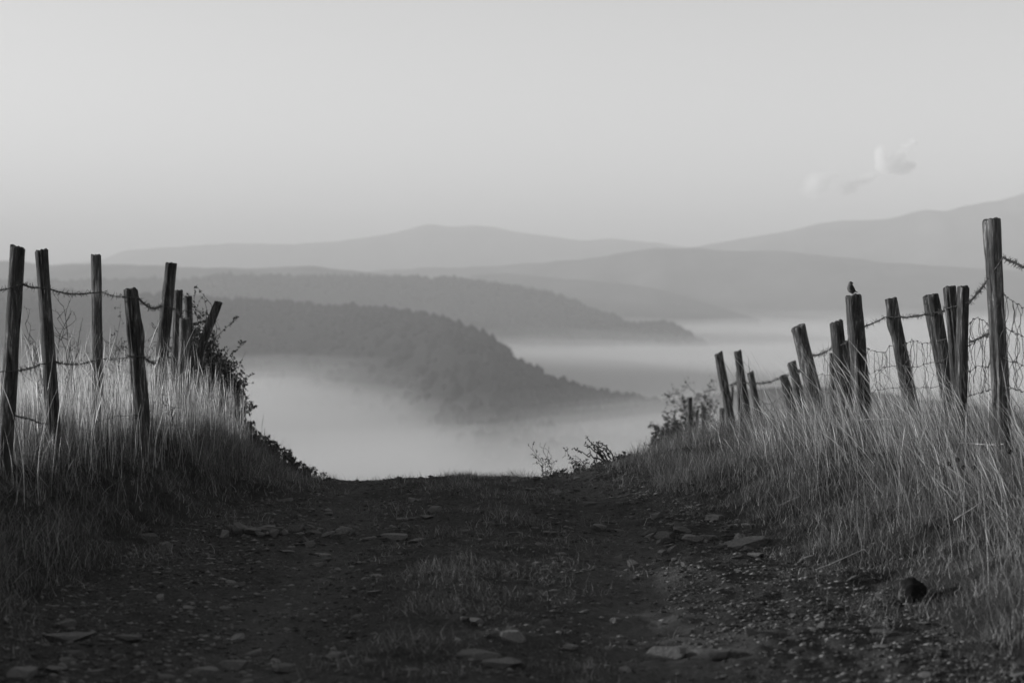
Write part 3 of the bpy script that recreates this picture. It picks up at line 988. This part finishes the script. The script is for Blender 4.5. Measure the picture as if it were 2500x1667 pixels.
# short turf on the verges, the crown of the track and the brow
def ds(x, y):
    l, r = edges(y); u = x - (l + r) / 2
    e = outside(x, y)
    c = clump(x, y, 2.6, 65)
    return np.maximum(smooth((e + .12) / .3) * (.35 + .65 * c), np.maximum(np.exp(-((u - .05) / .46) ** 2) * smooth((c - .22) / .35), .45 * smooth((e + .45) / .4) * smooth((c - .45) / .2)))
x, y = scatter(380000, -3.6, 3.6, 7.0, 19, ds)
e = outside(x, y)
h = (.022 + .035 * RNG.random(len(x))) * (1 + 2.3 * smooth((e - .02) / .5)) * (.45 + 1.3 * clump(x, y, 2.6, 66) ** 1.5)
lean = np.stack([.45 * RNG.standard_normal(len(x)) - .1, .45 * RNG.standard_normal(len(x))], -1) * h[:, None]
grass_obj('short_grass', x, y, h, lean, .0024 + .0018 * RNG.random(len(x)), 'short', 'short dark turf on the verges and the crown of the track', 'grass', 2)

# broken dry straw lying about
n = 2600
x = RNG.uniform(-3, 3, n); y = RNG.uniform(7.2, 15.5, n)
L = .04 + .10 * RNG.random(n) ** 2; a = RNG.random(n) * 6.28
lean = np.stack([np.cos(a), np.sin(a)], -1) * L[:, None]
grass_obj('loose_straw', x, y, L * .25 + .012, lean, np.full(n, .003), 'straw', 'loose bits of dry straw strewn over the track', 'straw', 2, 0, 1.0)

# gravel
n = 90000
x = RNG.uniform(-3.2, 2.8, n); y = 7.0 + 9.6 * RNG.random(n) ** 1.15
k = (outside(x, y) < .12) | (RNG.random(n) < .06)
l, r = edges(y); u = np.abs(x - (l + r) / 2)
k &= RNG.random(n) < np.where(u < .4, .35, np.where(np.abs(u - .8) < .2, .45, 1)) * (.45 + .55 * clump(x, y, 1.8, 67))
x, y = x[k], y[k]; n = len(x)
rad = .0032 + .012 * RNG.random(n) ** 3.2
OV = np.array([(1, 0, 0), (-1, 0, 0), (0, 1, 0), (0, -1, 0), (0, 0, 1), (0, 0, -1)], float)
OF = np.array([(0, 2, 4), (2, 1, 4), (1, 3, 4), (3, 0, 4), (2, 0, 5), (1, 2, 5), (3, 1, 5), (0, 3, 5)])
vv = OV[None] * (.65 + .7 * RNG.random((n, 6, 1)))
a = RNG.random(n) * 6.28; ca, sa = np.cos(a)[:, None], np.sin(a)[:, None]
vx = vv[:, :, 0] * ca - vv[:, :, 1] * sa; vy = vv[:, :, 0] * sa + vv[:, :, 1] * ca
vv = np.stack([vx * rad[:, None] * (1 + .8 * RNG.random((n, 1))), vy * rad[:, None], vv[:, :, 2] * rad[:, None] * .6], -1)
vv += np.stack([x, y, gz(x, y) + rad * .2], -1)[:, None]
gr = mesh_np('gravel', vv, (OF[None] + (np.arange(n) * 6)[:, None, None]).reshape(-1, 3), MT['gravel'])
tag(gr, 'fine dark gravel and chips of slate covering the track', 'gravel', kind='stuff')


# ------------------------------------------------------------------ stones
def rock_mesh(seed, planes=9):
    bm = bmesh.new(); bmesh.ops.create_icosphere(bm, subdivisions=3, radius=1)
    rg = random.Random(seed)
    pl = []
    for k in range(planes):
        v = Vector((rg.gauss(0, 1), rg.gauss(0, 1), rg.gauss(0, .7))).normalized()
        pl.append((v, .45 + .35 * rg.random()))
    pl.append((Vector((rg.gauss(0, .12), rg.gauss(0, .12), 1)).normalized(), .5))
    for v in bm.verts:
        p = v.co.copy()
        for _ in range(2):
            for nn, d in pl:
                q = p.dot(nn)
                if q > d: p -= nn * (q - d)
        n_ = float(fbm(np.array([p.x * 2 + seed]), np.array([p.y * 2 + p.z]), seed, 3)[0])
        v.co = p * (1 + .10 * n_)
    me = bpy.data.meshes.new('stone'); bm.to_mesh(me); bm.free()
    me.polygons.foreach_set('use_smooth', [False] * len(me.polygons))
    me.materials.append(MT['stone'])
    return me


RM = [rock_mesh(s_) for s_ in range(16)]


def stone(px, py, wpx, hpx, label, seed, yaw=None, tilt=(0, 0), group=None, at=None, depth=None, sink=.25):
    p = hit(px, py) if at is None else at
    k = p.y / F_PX
    rg = random.Random(seed)
    o = bpy.data.objects.new('stone', RM[seed % 16]); COL.objects.link(o)
    sx = wpx * k * .66; sz = hpx * k * .9
    o.scale = (sx, depth or sx * (.6 + .4 * rg.random()), sz)
    o.rotation_euler = (tilt[0], tilt[1], (rg.random() - .5) * .9 if yaw is None else yaw)
    o.location = p + Vector((0, 0, sz * .5 * (1 - 2 * sink)))
    tag(o, label, 'stone', group)
    return o


named = [
    (358, 1325, 44, 34, 'pale pointed stone standing against the foot of the left bank', (0, .3)),
    (405, 1338, 40, 22, 'dark stone beside the pale pointed one under the left bank'),
    (570, 1300, 34, 18, 'tilted slab at the left end of the rubble under the left bank', (0, .6)),
    (592, 1290, 36, 12, 'sharp-edged slab leaning on the left rubble heap', (0, .5)),
    (618, 1300, 36, 16, 'blocky dark stone in the middle of the left rubble heap'),
    (648, 1290, 40, 10, 'flat stone lying on top of the left rubble heap'),
    (680, 1292, 34, 8, 'thin flat stone behind the left rubble heap'),
    (722, 1295, 56, 18, 'largest flat-topped stone of the left rubble heap'),
    (770, 1302, 30, 10, 'low stone at the right end of the left rubble heap'),
    (800, 1308, 40, 12, 'slender slab beside the left wheel rut', (0, -.3)),
    (836, 1300, 44, 18, 'wedge stone with a bright edge beside the left wheel rut', (0, -.25)),
    (700, 1347, 34, 5, 'flat pale chip lying in the left wheel rut'),
    (1060, 1248, 36, 16, 'dark angular stone standing out on the crown near the brow'),
    (985, 1268, 30, 6, 'flat chip left of the dark angular stone near the brow'),
    (1045, 1264, 42, 7, 'long flat stone in front of the dark angular stone'),
    (965, 1312, 60, 12, 'broad flat slab left of the grassy crown'),
    (1018, 1322, 40, 10, 'rough flat stone in front of the broad slab on the crown'),
    (1140, 1298, 50, 8, 'thin flat stone amid the grass of the crown', ),
    (1262, 1305, 40, 10, 'small pale stone in the middle of the crown grass'),
    (1348, 1306, 30, 12, 'pale rounded stone right of the crown grass'),
    (1465, 1292, 30, 18, 'upright pale stone in the right wheel rut'),
    (1430, 1232, 60, 6, 'long flat stone across the right rut near the brow'),
    (1515, 1232, 22, 10, 'small rounded stone near the right verge at the brow'),
    (1625, 1312, 60, 22, 'dark blocky stone at the left of the right rubble heap'),
    (1660, 1297, 50, 16, 'smooth slab topping the right rubble heap'),
    (1742, 1272, 54, 22, 'big grass-fringed stone at the back of the right rubble heap'),
    (1690, 1318, 46, 16, 'broken stone in the middle of the right rubble heap'),
    (1735, 1318, 44, 16, 'flat stone on the right side of the right rubble heap'),
    (1760, 1336, 26, 10, 'small light stone at the front of the right rubble heap'),
    (1815, 1335, 95, 24, 'largest slab on the right verge, tilted toward the track', (.1, -.22)),
    (1845, 1360, 40, 14, 'stone tucked under the front edge of the tilted slab'),
    (1970, 1368, 34, 12, 'smooth pale stone in the grass of the right verge', (0, -.3)),
    (2078, 1415, 28, 8, 'pale stick-shaped stone on the grassy right verge', (0, -.4)),
    (1935, 1506, 30, 8, 'pale narrow stone beside the right wheel rut', (0, -.2)),
    (1835, 1548, 24, 24, 'pale sliver of stone standing on edge in the foreground', (0, -.9)),
    (2008, 1530, 28, 14, 'pale leaning stone in the right foreground', (0, -.7)),
    (2160, 1548, 60, 16, 'low grey stone in the grass of the right foreground'),
    (1945, 1592, 40, 20, 'stone with a black shadow in the right foreground'),
    (1750, 1604, 96, 20, 'long pale slab in the right foreground'),
    (1628, 1603, 120, 34, 'big rounded pale stone in the right foreground'),
    (1250, 1560, 70, 26, 'grey mound-like stone in the centre foreground'),
    (1390, 1585, 40, 14, 'small flat stone right of the centre foreground'),
    (1165, 1603, 96, 18, 'long pale slab in the centre foreground'),
    (1235, 1622, 90, 14, 'second flat slab just in front of the long pale centre slab'),
    (815, 1602, 44, 12, 'pale flat stone left of the centre foreground'),
    (905, 1620, 30, 14, 'small pale stone near the pale flat one in the foreground'),
    (172, 1558, 120, 18, 'wide pale slab at the left of the foreground'),
    (315, 1556, 60, 8, 'flat pale stone right of the wide left slab'),
    (158, 1530, 46, 22, 'rounded stone behind the wide left slab'),
    (188, 1606, 60, 26, 'dark undercut stone in the left foreground'),
    (292, 1610, 40, 18, 'small bright oval stone in the left foreground'),
    (62, 1652, 70, 30, 'black shadowed block in the left corner of the foreground'),
    (140, 1634, 46, 10, 'thin pale stone between the dark stones in the left corner'),
    (490, 1646, 70, 26, 'grey rounded stone at the bottom of the frame'),
    (625, 1596, 50, 14, 'pale tilted stone left of the foreground rut', (0, -.3)),
    (570, 1632, 90, 24, 'broad grey stone in the foreground rut'),
    (700, 1640, 110, 26, 'broad low slab at the bottom between the ruts'),
    (1310, 1170, 20, 10, 'small dark stone on the brow against the fog, left one'),
    (1307 - 48, 1170, 30, 8, 'low dark stone lying on the brow against the fog'),
]
for k, r_ in enumerate(named):
    stone(r_[0], r_[1], r_[2], r_[3], r_[4], 100 + k, tilt=r_[5] if len(r_) > 5 else (0, 0))

# rubble spilling from the two heaps at the track's edges
rg = random.Random(41)
for k in range(46):
    lft = k < 22
    if lft: px, py = rg.uniform(540, 880), 1302 + rg.gauss(0, 9)
    else: px, py = rg.uniform(1580, 1850), 1312 + rg.gauss(0, 20)
    wp = 12 + 26 * rg.random() ** 1.5
    stone(px, py, wp, wp * (.25 + .35 * rg.random()), 'broken slate rubble at the foot of the left bank' if lft else 'broken slate rubble at the edge of the right verge', 700 + k, yaw=rg.random() * 6.28,
          tilt=(rg.gauss(0, .4), rg.gauss(0, .4)), group='slate rubble along the left bank' if lft else 'slate rubble along the right verge')

# the many small flat stones scattered over the track
rg = random.Random(99)
cnt = 0
while cnt < 210:
    yy = 7.1 + 8.4 * rg.random() ** 1.3
    l, r = [float(q) for q in edges(yy)]
    xx = l - .1 + (r - l + .3) * rg.random()
    if abs(xx - (l + r) / 2) < .3 and rg.random() < .6: continue
    kx = F_PX / yy
    wd = .03 + .06 * rg.random() ** 2
    p = Vector((xx, yy, gz1(xx, yy)))
    if abs(xx) * kx > 1300: continue
    stone(0, 0, wd * kx, wd * kx * (.15 + .25 * rg.random()), 'small flat slate stone lying loose on the dark stony track', 300 + cnt, yaw=rg.random() * 6.28,
          tilt=(rg.gauss(0, .15), rg.gauss(0, .15)), group='small loose stones scattered over the track', at=p, sink=.3)
    cnt += 1


# ------------------------------------------------------------------ shrubs
def grow(mb, lf, p, d, L, r, depth, rg, leafy, up=.15, wig=.35, leaf=.022, thorn=True, curl=0.):
    n = max(3, int(L / .035)); n = min(n, 12)
    pts = [p]; cur = p; dd = d.normalized()
    kids = []
    for i in range(n):
        dd = (dd + Vector((rg.gauss(0, wig), rg.gauss(0, wig), rg.gauss(0, wig) + up - curl * i / n)) * .32).normalized()
        cur = cur + dd * (L / n); pts.append(cur)
        kids.append((cur, dd.copy(), i / n))
    mb.tube(pts, [max(.0013, r * (1 - .75 * i / n)) for i in range(n + 1)], 4, False)
    for (q, qd, t) in kids:
        if thorn and rg.random() < .5:
            v = Vector((rg.gauss(0, 1), rg.gauss(0, 1), rg.gauss(0, 1))).normalized()
            mb.tube([q, q + v * (.012 + .012 * rg.random())], [.0014, .0005], 3, False)
        if depth > 0 and t > .15 and rg.random() < .55:
            v = (qd + Vector((rg.gauss(0, .8), rg.gauss(0, .8), rg.gauss(0, .8)))).normalized()
            grow(mb, lf, q, v, L * (.3 + .3 * rg.random()), r * .55, depth - 1, rg, leafy, up, wig, leaf, thorn, curl)
        if leafy and (depth <= 1) and rg.random() < leafy:
            for _ in range(rg.choice((1, 2, 3))):
                v = Vector((rg.gauss(0, 1), rg.gauss(0, 1), rg.gauss(.2, 1))).normalized()
                s_ = leaf * (.6 + .8 * rg.random())
                lf.leaf(q, v, Vector((rg.gauss(0, 1), rg.gauss(0, 1), rg.gauss(0, 1))), s_, s_ * .6)


def shrub(name, stems, D, label, cat, seed, leafy=.3, depth=2, r=.006, leaf=.022, up=.1, wig=.35, spread=.25, thorn=True, curl=0.):
    """stems: (base px, tip px, tip py): each grows from the ground up to its tip"""
    rg = random.Random(seed)
    mb = MB(); lf = MB()
    mid = sum(s_[0] for s_ in stems) / len(stems)
    base = Vector(((mid - CX) / F_PX * D, D, 0)); base.z = gz1(base.x, D)
    for s_ in stems:
        dd = D + rg.gauss(0, spread)
        bx = (s_[0] - CX) / F_PX * dd
        b = Vector((bx, dd, gz1(bx, dd) - .03))
        t = P(s_[1], s_[2], dd + rg.gauss(0, spread * .5))
        v = t - b; L = v.length
        # main stem bowed towards its tip
        n = 10; pts = []
        bow = Vector((rg.gauss(0, .07), rg.gauss(0, .07), .05)) * L
        for i in range(n + 1):
            q = i / n
            pts.append(b.lerp(t, q) + bow * math.sin(math.pi * q) + Vector((rg.gauss(0, .012), rg.gauss(0, .012), rg.gauss(0, .008))) * (0 if i in (0, n) else 1))
        mb.tube(pts, [max(.0016, r * (1 - .7 * i / n)) for i in range(n + 1)], 5, False)
        for i in range(2, n + 1):
            if rg.random() < .8:
                dirv = ((pts[i] - pts[i - 1]).normalized() + Vector((rg.gauss(0, .75), rg.gauss(0, .75), rg.gauss(0, .5)))).normalized()
                grow(mb, lf, pts[i], dirv, L * (.10 + .11 * rg.random()), r * .5, depth - 1, rg, leafy, up, wig, leaf, thorn, curl)
    root = empty(name, base)
    mb.build('branches', MT['twig'], root, True, None)
    if lf.f: lf.build('foliage', MT['leaf'], root, False)
    for c in root.children:
        c.matrix_parent_inverse = Matrix.Translation(base).inverted()
    tag(root, label, cat)
    return root


rg = random.Random(3)
prof_x = [445, 460, 478, 492, 515, 535, 556, 574, 588]
prof_y = [840, 835, 815, 835, 870, 880, 890, 940, 1030]
st = []
for k in range(280):
    x_ = 452 + 122 * rg.random()
    st.append((min(x_ * .75 + 130 + rg.gauss(0, 10), 585), x_, float(np.interp(x_, prof_x, prof_y)) + abs(rg.gauss(0, 45)) + 10))
st += [(505, 498, 728), (505, 515, 742), (500, 490, 765), (545, 562, 866), (560, 585, 908), (575, 592, 985)]
shrub('thorn_bush', st, 17.7, 'dense dark thorn bush swallowing the far end of the left fence', 'bush', 11, .98, 2, .0075, .029, .12, spread=.4)
st = []
for k in range(60):
    x_ = 585 + 170 * rg.random() ** 1.2
    st.append((x_ + rg.gauss(0, 5), x_ + rg.gauss(0, 8), float(np.interp(x_, [585, 620, 660, 700, 760], [1045, 1068, 1090, 1118, 1156])) + rg.gauss(0, 8)))
shrub('low_scrub', st, 17.2, 'low dark scrub running down from the thorn bush to the brow', 'scrub', 12, .9, 2, .005, .028, .1)
shrub('bare_shrub', [(148, 172, 765), (147, 155, 748), (146, 140, 778), (140, 62, 790), (135, 55, 812), (140, 88, 850), (150, 172, 830), (120, 70, 860), (150, 190, 840), (110, 75, 905)], 15.5,
      'leafless forked shrub behind the first two left posts', 'shrub', 13, .05, 2, .006, .02, .18, .3)
shrub('bare_shrub', [(360, 290, 800), (365, 300, 850), (370, 345, 840), (380, 380, 808), (385, 385, 860), (360, 255, 850), (340, 270, 870), (390, 400, 830), (350, 310, 900), (300, 290, 880), (395, 370, 880), (345, 330, 860), (380, 350, 890)], 18.0,
      'dark twiggy shrub behind the short cracked post on the left', 'shrub', 14, .45, 2, .005, .02, .1, .4)
st = []
rg = random.Random(4)
for k in range(16):
    x_ = 1646 + 95 * rg.random()
    st.append((1690 + rg.gauss(0, 25), x_, float(np.interp(x_, [1645, 1665, 1690, 1705, 1730, 1750], [1010, 980, 985, 965, 980, 1015])) + abs(rg.gauss(0, 18))))
shrub('rose_bush', st, 33.0, 'leafy rose bush wrapped round the far posts on the right', 'bush', 15, .62, 2, .005, .034, .06)
st = []
for k in range(34):
    x_ = 1616 + 50 * rg.random()
    st.append((x_ + 6, x_, float(np.interp(x_, [1618, 1630, 1660], [1085, 1055, 1040])) + abs(rg.gauss(0, 10))))
shrub('hedge_clump', st, 34.0, 'dark clipped-looking clump around the farthest fence stub', 'bush', 16, .95, 2, .007, .05, .1)
rg = random.Random(8)
st = []
for k in range(60):
    x_ = 1345 + 290 * rg.random()
    st.append((x_ + rg.gauss(0, 5), x_ + rg.gauss(0, 8), float(np.interp(x_, [1345, 1400, 1480, 1560, 1640], [1166, 1150, 1136, 1132, 1120])) + rg.gauss(0, 7)))
shrub('low_scrub', st, 16.4, 'low dark scrub capping the hump of the right verge at the brow', 'scrub', 24, .85, 2, .004, .022, .1)
shrub('bramble', [(1500, 1425, 1087), (1502, 1412, 1100), (1505, 1460, 1085), (1500, 1448, 1092), (1504, 1470, 1082), (1500, 1440, 1078)], 16.3, 'bent bramble stem arching left above the brow', 'bramble', 17, .8, 1, .01, .022, .0, .3, .05, True, .5)
shrub('weed', [(1345, 1300, 1092), (1350, 1318, 1090), (1346, 1310, 1112), (1345, 1338, 1100), (1345, 1340, 1130), (1350, 1362, 1150), (1340, 1322, 1140), (1355, 1345, 1160), (1330, 1334, 1150)], 16.2, 'wispy tall weed at the left end of the brow plants', 'weed', 18, .5, 1, .003, .016, .1, .3, .08, False)
shrub('weed', [(1440, 1380, 1102), (1442, 1385, 1120), (1450, 1410, 1115), (1435, 1400, 1130), (1370, 1362, 1146), (1385, 1366, 1150), (1460, 1470, 1120), (1430, 1428, 1125), (1445, 1450, 1130), (1410, 1420, 1140)], 16.2, 'thin straggling weed below the arching bramble', 'weed', 19, .6, 1, .0035, .02, .05, .3, .08, False)
shrub('weed', [(1520, 1505, 1108), (1530, 1518, 1112), (1540, 1535, 1110), (1550, 1553, 1112), (1560, 1566, 1118), (1515, 1520, 1120), (1580, 1575, 1125), (1535, 1528, 1105), (1545, 1560, 1125), (1525, 1510, 1125)], 16.2, 'row of short dark weeds just right of the arching bramble', 'weed', 20, .9, 1, .0035, .024, .1, .3, .1, False)
shrub('weed', [(1590, 1600, 1056), (1600, 1612, 1058), (1585, 1575, 1085), (1600, 1622, 1080), (1590, 1590, 1095), (1570, 1610, 1090), (1610, 1596, 1070)], 18.5, 'open-branched weed against the fog beside the hedge clump', 'weed', 21, .6, 1, .0035, .022, .1, .3, .08, False)
shrub('bramble', [(395, 392, 962), (460, 400, 985), (470, 415, 1010), (480, 440, 1045)], 13.6, 'dark thorny bramble stem slanting through the left grass', 'bramble', 22, .05, 1, .006, .02, 0, .3, .04)
shrub('bramble', [(672, 645, 1132), (678, 662, 1135), (682, 700, 1150), (686, 680, 1125)], 15.6, 'tangled dark bramble on the slope below the low scrub', 'bramble', 23, .1, 2, .005, .02, -.1, .5, .1)
# dead flower stalks with dark round heads in the right-hand grass
for k, (px, py, D) in enumerate([(2338, 1122, 11.2), (2352, 1140, 11.0), (2318, 1132, 11.3), (2376, 1142, 10.9), (1718, 1092, 26), (1751, 1090, 26), (1722, 1126, 24), (2465, 1102, 10.2)]):
    tp = P(px, py, D); rg = random.Random(k)
    b = Vector((tp.x + rg.gauss(.02, .03), D, gz1(tp.x, D)))
    rt = empty('dead_flower', b)
    mb = MB(); mb.tube([Vector((0, 0, 0)), (tp - b) * .5 + Vector((.01, 0, 0)), tp - b], [.0022, .0018, .0015], 5); mb.build('stem', MT['twig'], rt)
    hb = bmesh.new(); bmesh.ops.create_icosphere(hb, subdivisions=2, radius=.012 * (1.4 if D > 20 else 1))
    for v in hb.verts: v.co = Vector((v.co.x, v.co.y, v.co.z * 1.2)) * (1 + .35 * (rg.random() - .5))
    me = bpy.data.meshes.new('seed_head'); hb.to_mesh(me); hb.free(); me.materials.append(MT['seed'])
    ho = bpy.data.objects.new('seed_head', me); COL.objects.link(ho); ho.parent = rt; ho.location = tp - b
    far = D > 20
    tag(rt, 'dead flower stalk with a dark head in the shaded grass below the far posts' if far else 'dead flower stalk with a dark round head in the right-hand grass', 'dead flower',
        'dead flower stalks below the far posts' if far else 'dead flower stalks in the right grass')

# bleached stalks lying or leaning on the right verge
def stalk(pts, r, label, seed=0):
    mb = MB(); q = [P(*p) for p in pts]
    rg = random.Random(seed)
    q = densify(q, .05); q = [p + Vector((rg.gauss(0, .002), 0, rg.gauss(0, .002))) for p in q]
    mb.tube(q, [r * (1 - .5 * i / len(q)) for i in range(len(q))], 6)
    for i in range(2, len(q) - 1, 3):
        v = Vector((rg.gauss(0, 1), rg.gauss(0, 1), abs(rg.gauss(0, 1)))).normalized()
        mb.tube([q[i], q[i] + v * .02], [r * .5, r * .2], 4)
    tag(mb.build('dry_stalk', MT['pale_stem']), label, 'dry stalk')


h0 = hit(1902, 1236)
stalk([(1902, 1234, h0.y - .05), (1950, 1212, h0.y + .05), (2000, 1190, h0.y + .15), (2050, 1164, h0.y + .3)], .006, 'long bleached stalk lying aslant at the edge of the right verge', 1)
h1 = hit(1985, 1390)
stalk([(1985, 1392, h1.y), (2040, 1370, h1.y + .1), (2110, 1340, h1.y + .2), (2140, 1370, h1.y + .2)], .003, 'thin bent stalk lying low on the right verge', 2)
stalk([(2330, 1270, 10.0), (2395, 1225, 10.1)], .003, 'short pale stalk crossing the dark hollow at the right edge', 3)
stalk([(1788, 1180, 14.8), (1768, 1110, 14.8), (1752, 1055, 14.8), (1735, 1035, 14.8)], .003, 'tall bent pale grass stem rising in front of the far posts', 4)
stalk([(1830, 1175, 14.4), (1815, 1110, 14.4), (1795, 1058, 14.4)], .003, 'straight pale grass stem leaning left in front of the far trio', 5)

# ------------------------------------------------------------------ round black stone in the right verge
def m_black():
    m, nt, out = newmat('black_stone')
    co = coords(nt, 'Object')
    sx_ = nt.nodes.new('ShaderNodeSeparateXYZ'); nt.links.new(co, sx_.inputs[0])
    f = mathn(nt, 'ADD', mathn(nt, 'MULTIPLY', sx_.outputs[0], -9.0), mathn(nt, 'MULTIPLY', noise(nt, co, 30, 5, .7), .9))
    c = ramp(nt, f, [(.86, .010), (1.05, .08)])         # light on the left rim put into the colour
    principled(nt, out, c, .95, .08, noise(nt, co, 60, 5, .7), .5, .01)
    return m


x = 1.76 + .16 * RNG.standard_normal(260); y = 9.0 + .16 * RNG.standard_normal(260)
grass_obj('short_grass', x, y, .05 + .06 * RNG.random(260), .03 * RNG.standard_normal((260, 2)), np.full(260, .003), 'short', 'tuft of dark grass growing round the black stone', 'grass', 3)
hs = hit(2232, 1476)
ks = hs.y / F_PX
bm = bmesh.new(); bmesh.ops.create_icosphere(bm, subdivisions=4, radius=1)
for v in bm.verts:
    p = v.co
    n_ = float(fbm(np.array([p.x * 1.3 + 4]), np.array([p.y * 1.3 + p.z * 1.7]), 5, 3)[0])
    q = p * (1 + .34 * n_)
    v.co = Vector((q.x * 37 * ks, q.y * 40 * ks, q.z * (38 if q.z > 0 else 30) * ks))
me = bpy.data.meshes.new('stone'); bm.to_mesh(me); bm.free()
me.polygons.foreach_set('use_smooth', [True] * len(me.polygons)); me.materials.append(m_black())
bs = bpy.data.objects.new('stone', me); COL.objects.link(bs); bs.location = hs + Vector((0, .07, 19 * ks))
tag(bs, 'round black stone with a pale left edge sunk in the grass of the right verge', 'stone')

# ------------------------------------------------------------------ the small bird on the thick post
BD = 14.8
def bp(px, py, dy=0.): return P(px, py, BD + dy)
foot = bp(2082, 722)
bird = empty('bird', foot)
k = BD / F_PX
spine = [  # px, py, half width px, half depth px
    (2077.0, 691.8, 1.2, 1.2), (2076.6, 693, 3.8, 3.8), (2076.3, 696, 5.2, 5.2), (2076.0, 700, 6.0, 5.8), (2075.6, 704, 7.6, 7.0), (2076.0, 709, 8.6, 7.8), (2077.5, 713.5, 7.8, 7.2), (2080.5, 717, 5.0, 5.0), (2084, 717.5, 3.0, 3.6), (2087, 717.5, 1.8, 3.0)]
mb = MB(); ns = 16; rings = []
cs = [bp(s_[0], s_[1]) for s_ in spine]
for i, s_ in enumerate(spine):
    t = (cs[min(i + 1, len(cs) - 1)] - cs[max(i - 1, 0)]).normalized()
    u = t.cross(Vector((0, 1, 0))).normalized(); v = Vector((0, 1, 0))
    rings.append(len(mb.v))
    for q in range(ns):
        a = 6.283 * q / ns
        mb.v.append(cs[i] + u * math.cos(a) * s_[2] * k + v * math.sin(a) * s_[3] * k - foot)
for i in range(len(rings) - 1):
    for q in range(ns): mb.f.append((rings[i] + q, rings[i] + (q + 1) % ns, rings[i + 1] + (q + 1) % ns, rings[i + 1] + q))
mb.f.append(tuple(rings[0] + q for q in range(ns))); mb.f.append(tuple(rings[-1] + q for q in range(ns)))
bo = mb.build('body', MT['feather_pale'], bird)
sm = bo.modifiers.new('smooth', 'SUBSURF'); sm.levels = sm.render_levels = 1
def slab(name, outline, dy, th, mat, label=None):
    m_ = MB(); n = len(outline)
    for z in (-th, th):
        for (px, py) in outline: m_.v.append(bp(px, py, dy + z) - foot)
    m_.f.append(tuple(range(n))); m_.f.append(tuple(range(2 * n - 1, n - 1, -1)))
    for i in range(n): m_.f.append((i, i + n, (i + 1) % n + n, (i + 1) % n))
    o = m_.build(name, MT[mat], bird, False)
    b_ = o.modifiers.new('round', 'BEVEL'); b_.width = th * .8; b_.segments = 2
    return o
slab('wing', [(2077, 700), (2080, 699.5), (2083, 703), (2086, 709), (2089, 714.5), (2090, 717.5), (2086, 717), (2080, 715), (2075.5, 711), (2074.5, 705)], -.0205, .003, 'feather_dark')
slab('wing', [(2077, 700), (2080, 699.5), (2083, 703), (2086, 709), (2089, 714.5), (2090, 717.5), (2086, 717), (2080, 715), (2075.5, 711), (2074.5, 705)], .0205, .003, 'feather_dark')
slab('back_feathers', [(2079, 697), (2082, 699.5), (2085, 704.5), (2087.2, 709.5), (2089.5, 714.5), (2086, 716), (2081, 712), (2078.5, 704)], 0, .015, 'feather_dark')
slab('tail', [(2085.5, 712), (2089, 713.5), (2092.5, 717), (2095.3, 718.4), (2094, 719.4), (2091, 718.3), (2087.5, 716)], 0, .006, 'feather_dark')
hm = MB(); hc = bp(2077, 695.6) - foot
bmh = bmesh.new(); bmesh.ops.create_icosphere(bmh, subdivisions=2, radius=5.2 * k)
for v in bmh.verts: v.co = Vector((v.co.x * 1.0, v.co.y * .95, v.co.z * .82))
me = bpy.data.meshes.new('head'); bmh.to_mesh(me); bmh.free(); me.materials.append(MT['feather_dark'])
me.polygons.foreach_set('use_smooth', [True] * len(me.polygons))
ho = bpy.data.objects.new('head', me); COL.objects.link(ho); ho.parent = bird; ho.location = hc
m_ = MB(); m_.tube([Vector((4.2 * k, 0, 0)), Vector((6.3 * k, 0, -.2 * k)), Vector((7.6 * k, 0, -.6 * k))], [1.0 * k, .7 * k, .15 * k], 8); m_.build('beak', MT['beak'], ho)
for sgn in (-1, 1):
    be = bmesh.new(); bmesh.ops.create_icosphere(be, subdivisions=2, radius=.75 * k)
    me = bpy.data.meshes.new('eye'); be.to_mesh(me); be.free(); me.materials.append(MT['beak'])
    eo = bpy.data.objects.new('eye', me); COL.objects.link(eo); eo.parent = ho; eo.location = (2.6 * k, sgn * 4.2 * k, .9 * k)
for dy, dx in ((-.009, 0), (.009, -1.5)):
    m_ = MB()
    a = bp(2079.5 + dx, 714.5, dy) - foot; b = bp(2081.0 + dx, 718.5, dy) - foot; c = bp(2082 + dx, 721.4, dy) - foot
    m_.tube([a, b, c], [1.6 * k, .8 * k, .65 * k], 6)
    for t in ((3.2, -.004), (3.0, .004), (-2.4, 0)):
        m_.tube([c, c + Vector((t[0] * k, t[1], -.6 * k))], [.6 * k, .35 * k], 5)
    m_.build('leg', MT['beak'], bird)
bpost = [o for o in COL.objects if o.name.startswith('fence_post') and 'perched' in o.get('label', '')][0]
zt = max(v.co.z + bpost.location.z for v in bpost.data.vertices if abs(v.co.x + bpost.location.x - foot.x) < .012)
bird.location.z += zt - (foot.z + bp(2082, 721.6).z - bp(2082, 722).z) + .0005
tag(bird, 'small dark bird perched upright on top of the thickest right-hand post', 'bird')
print('script done')
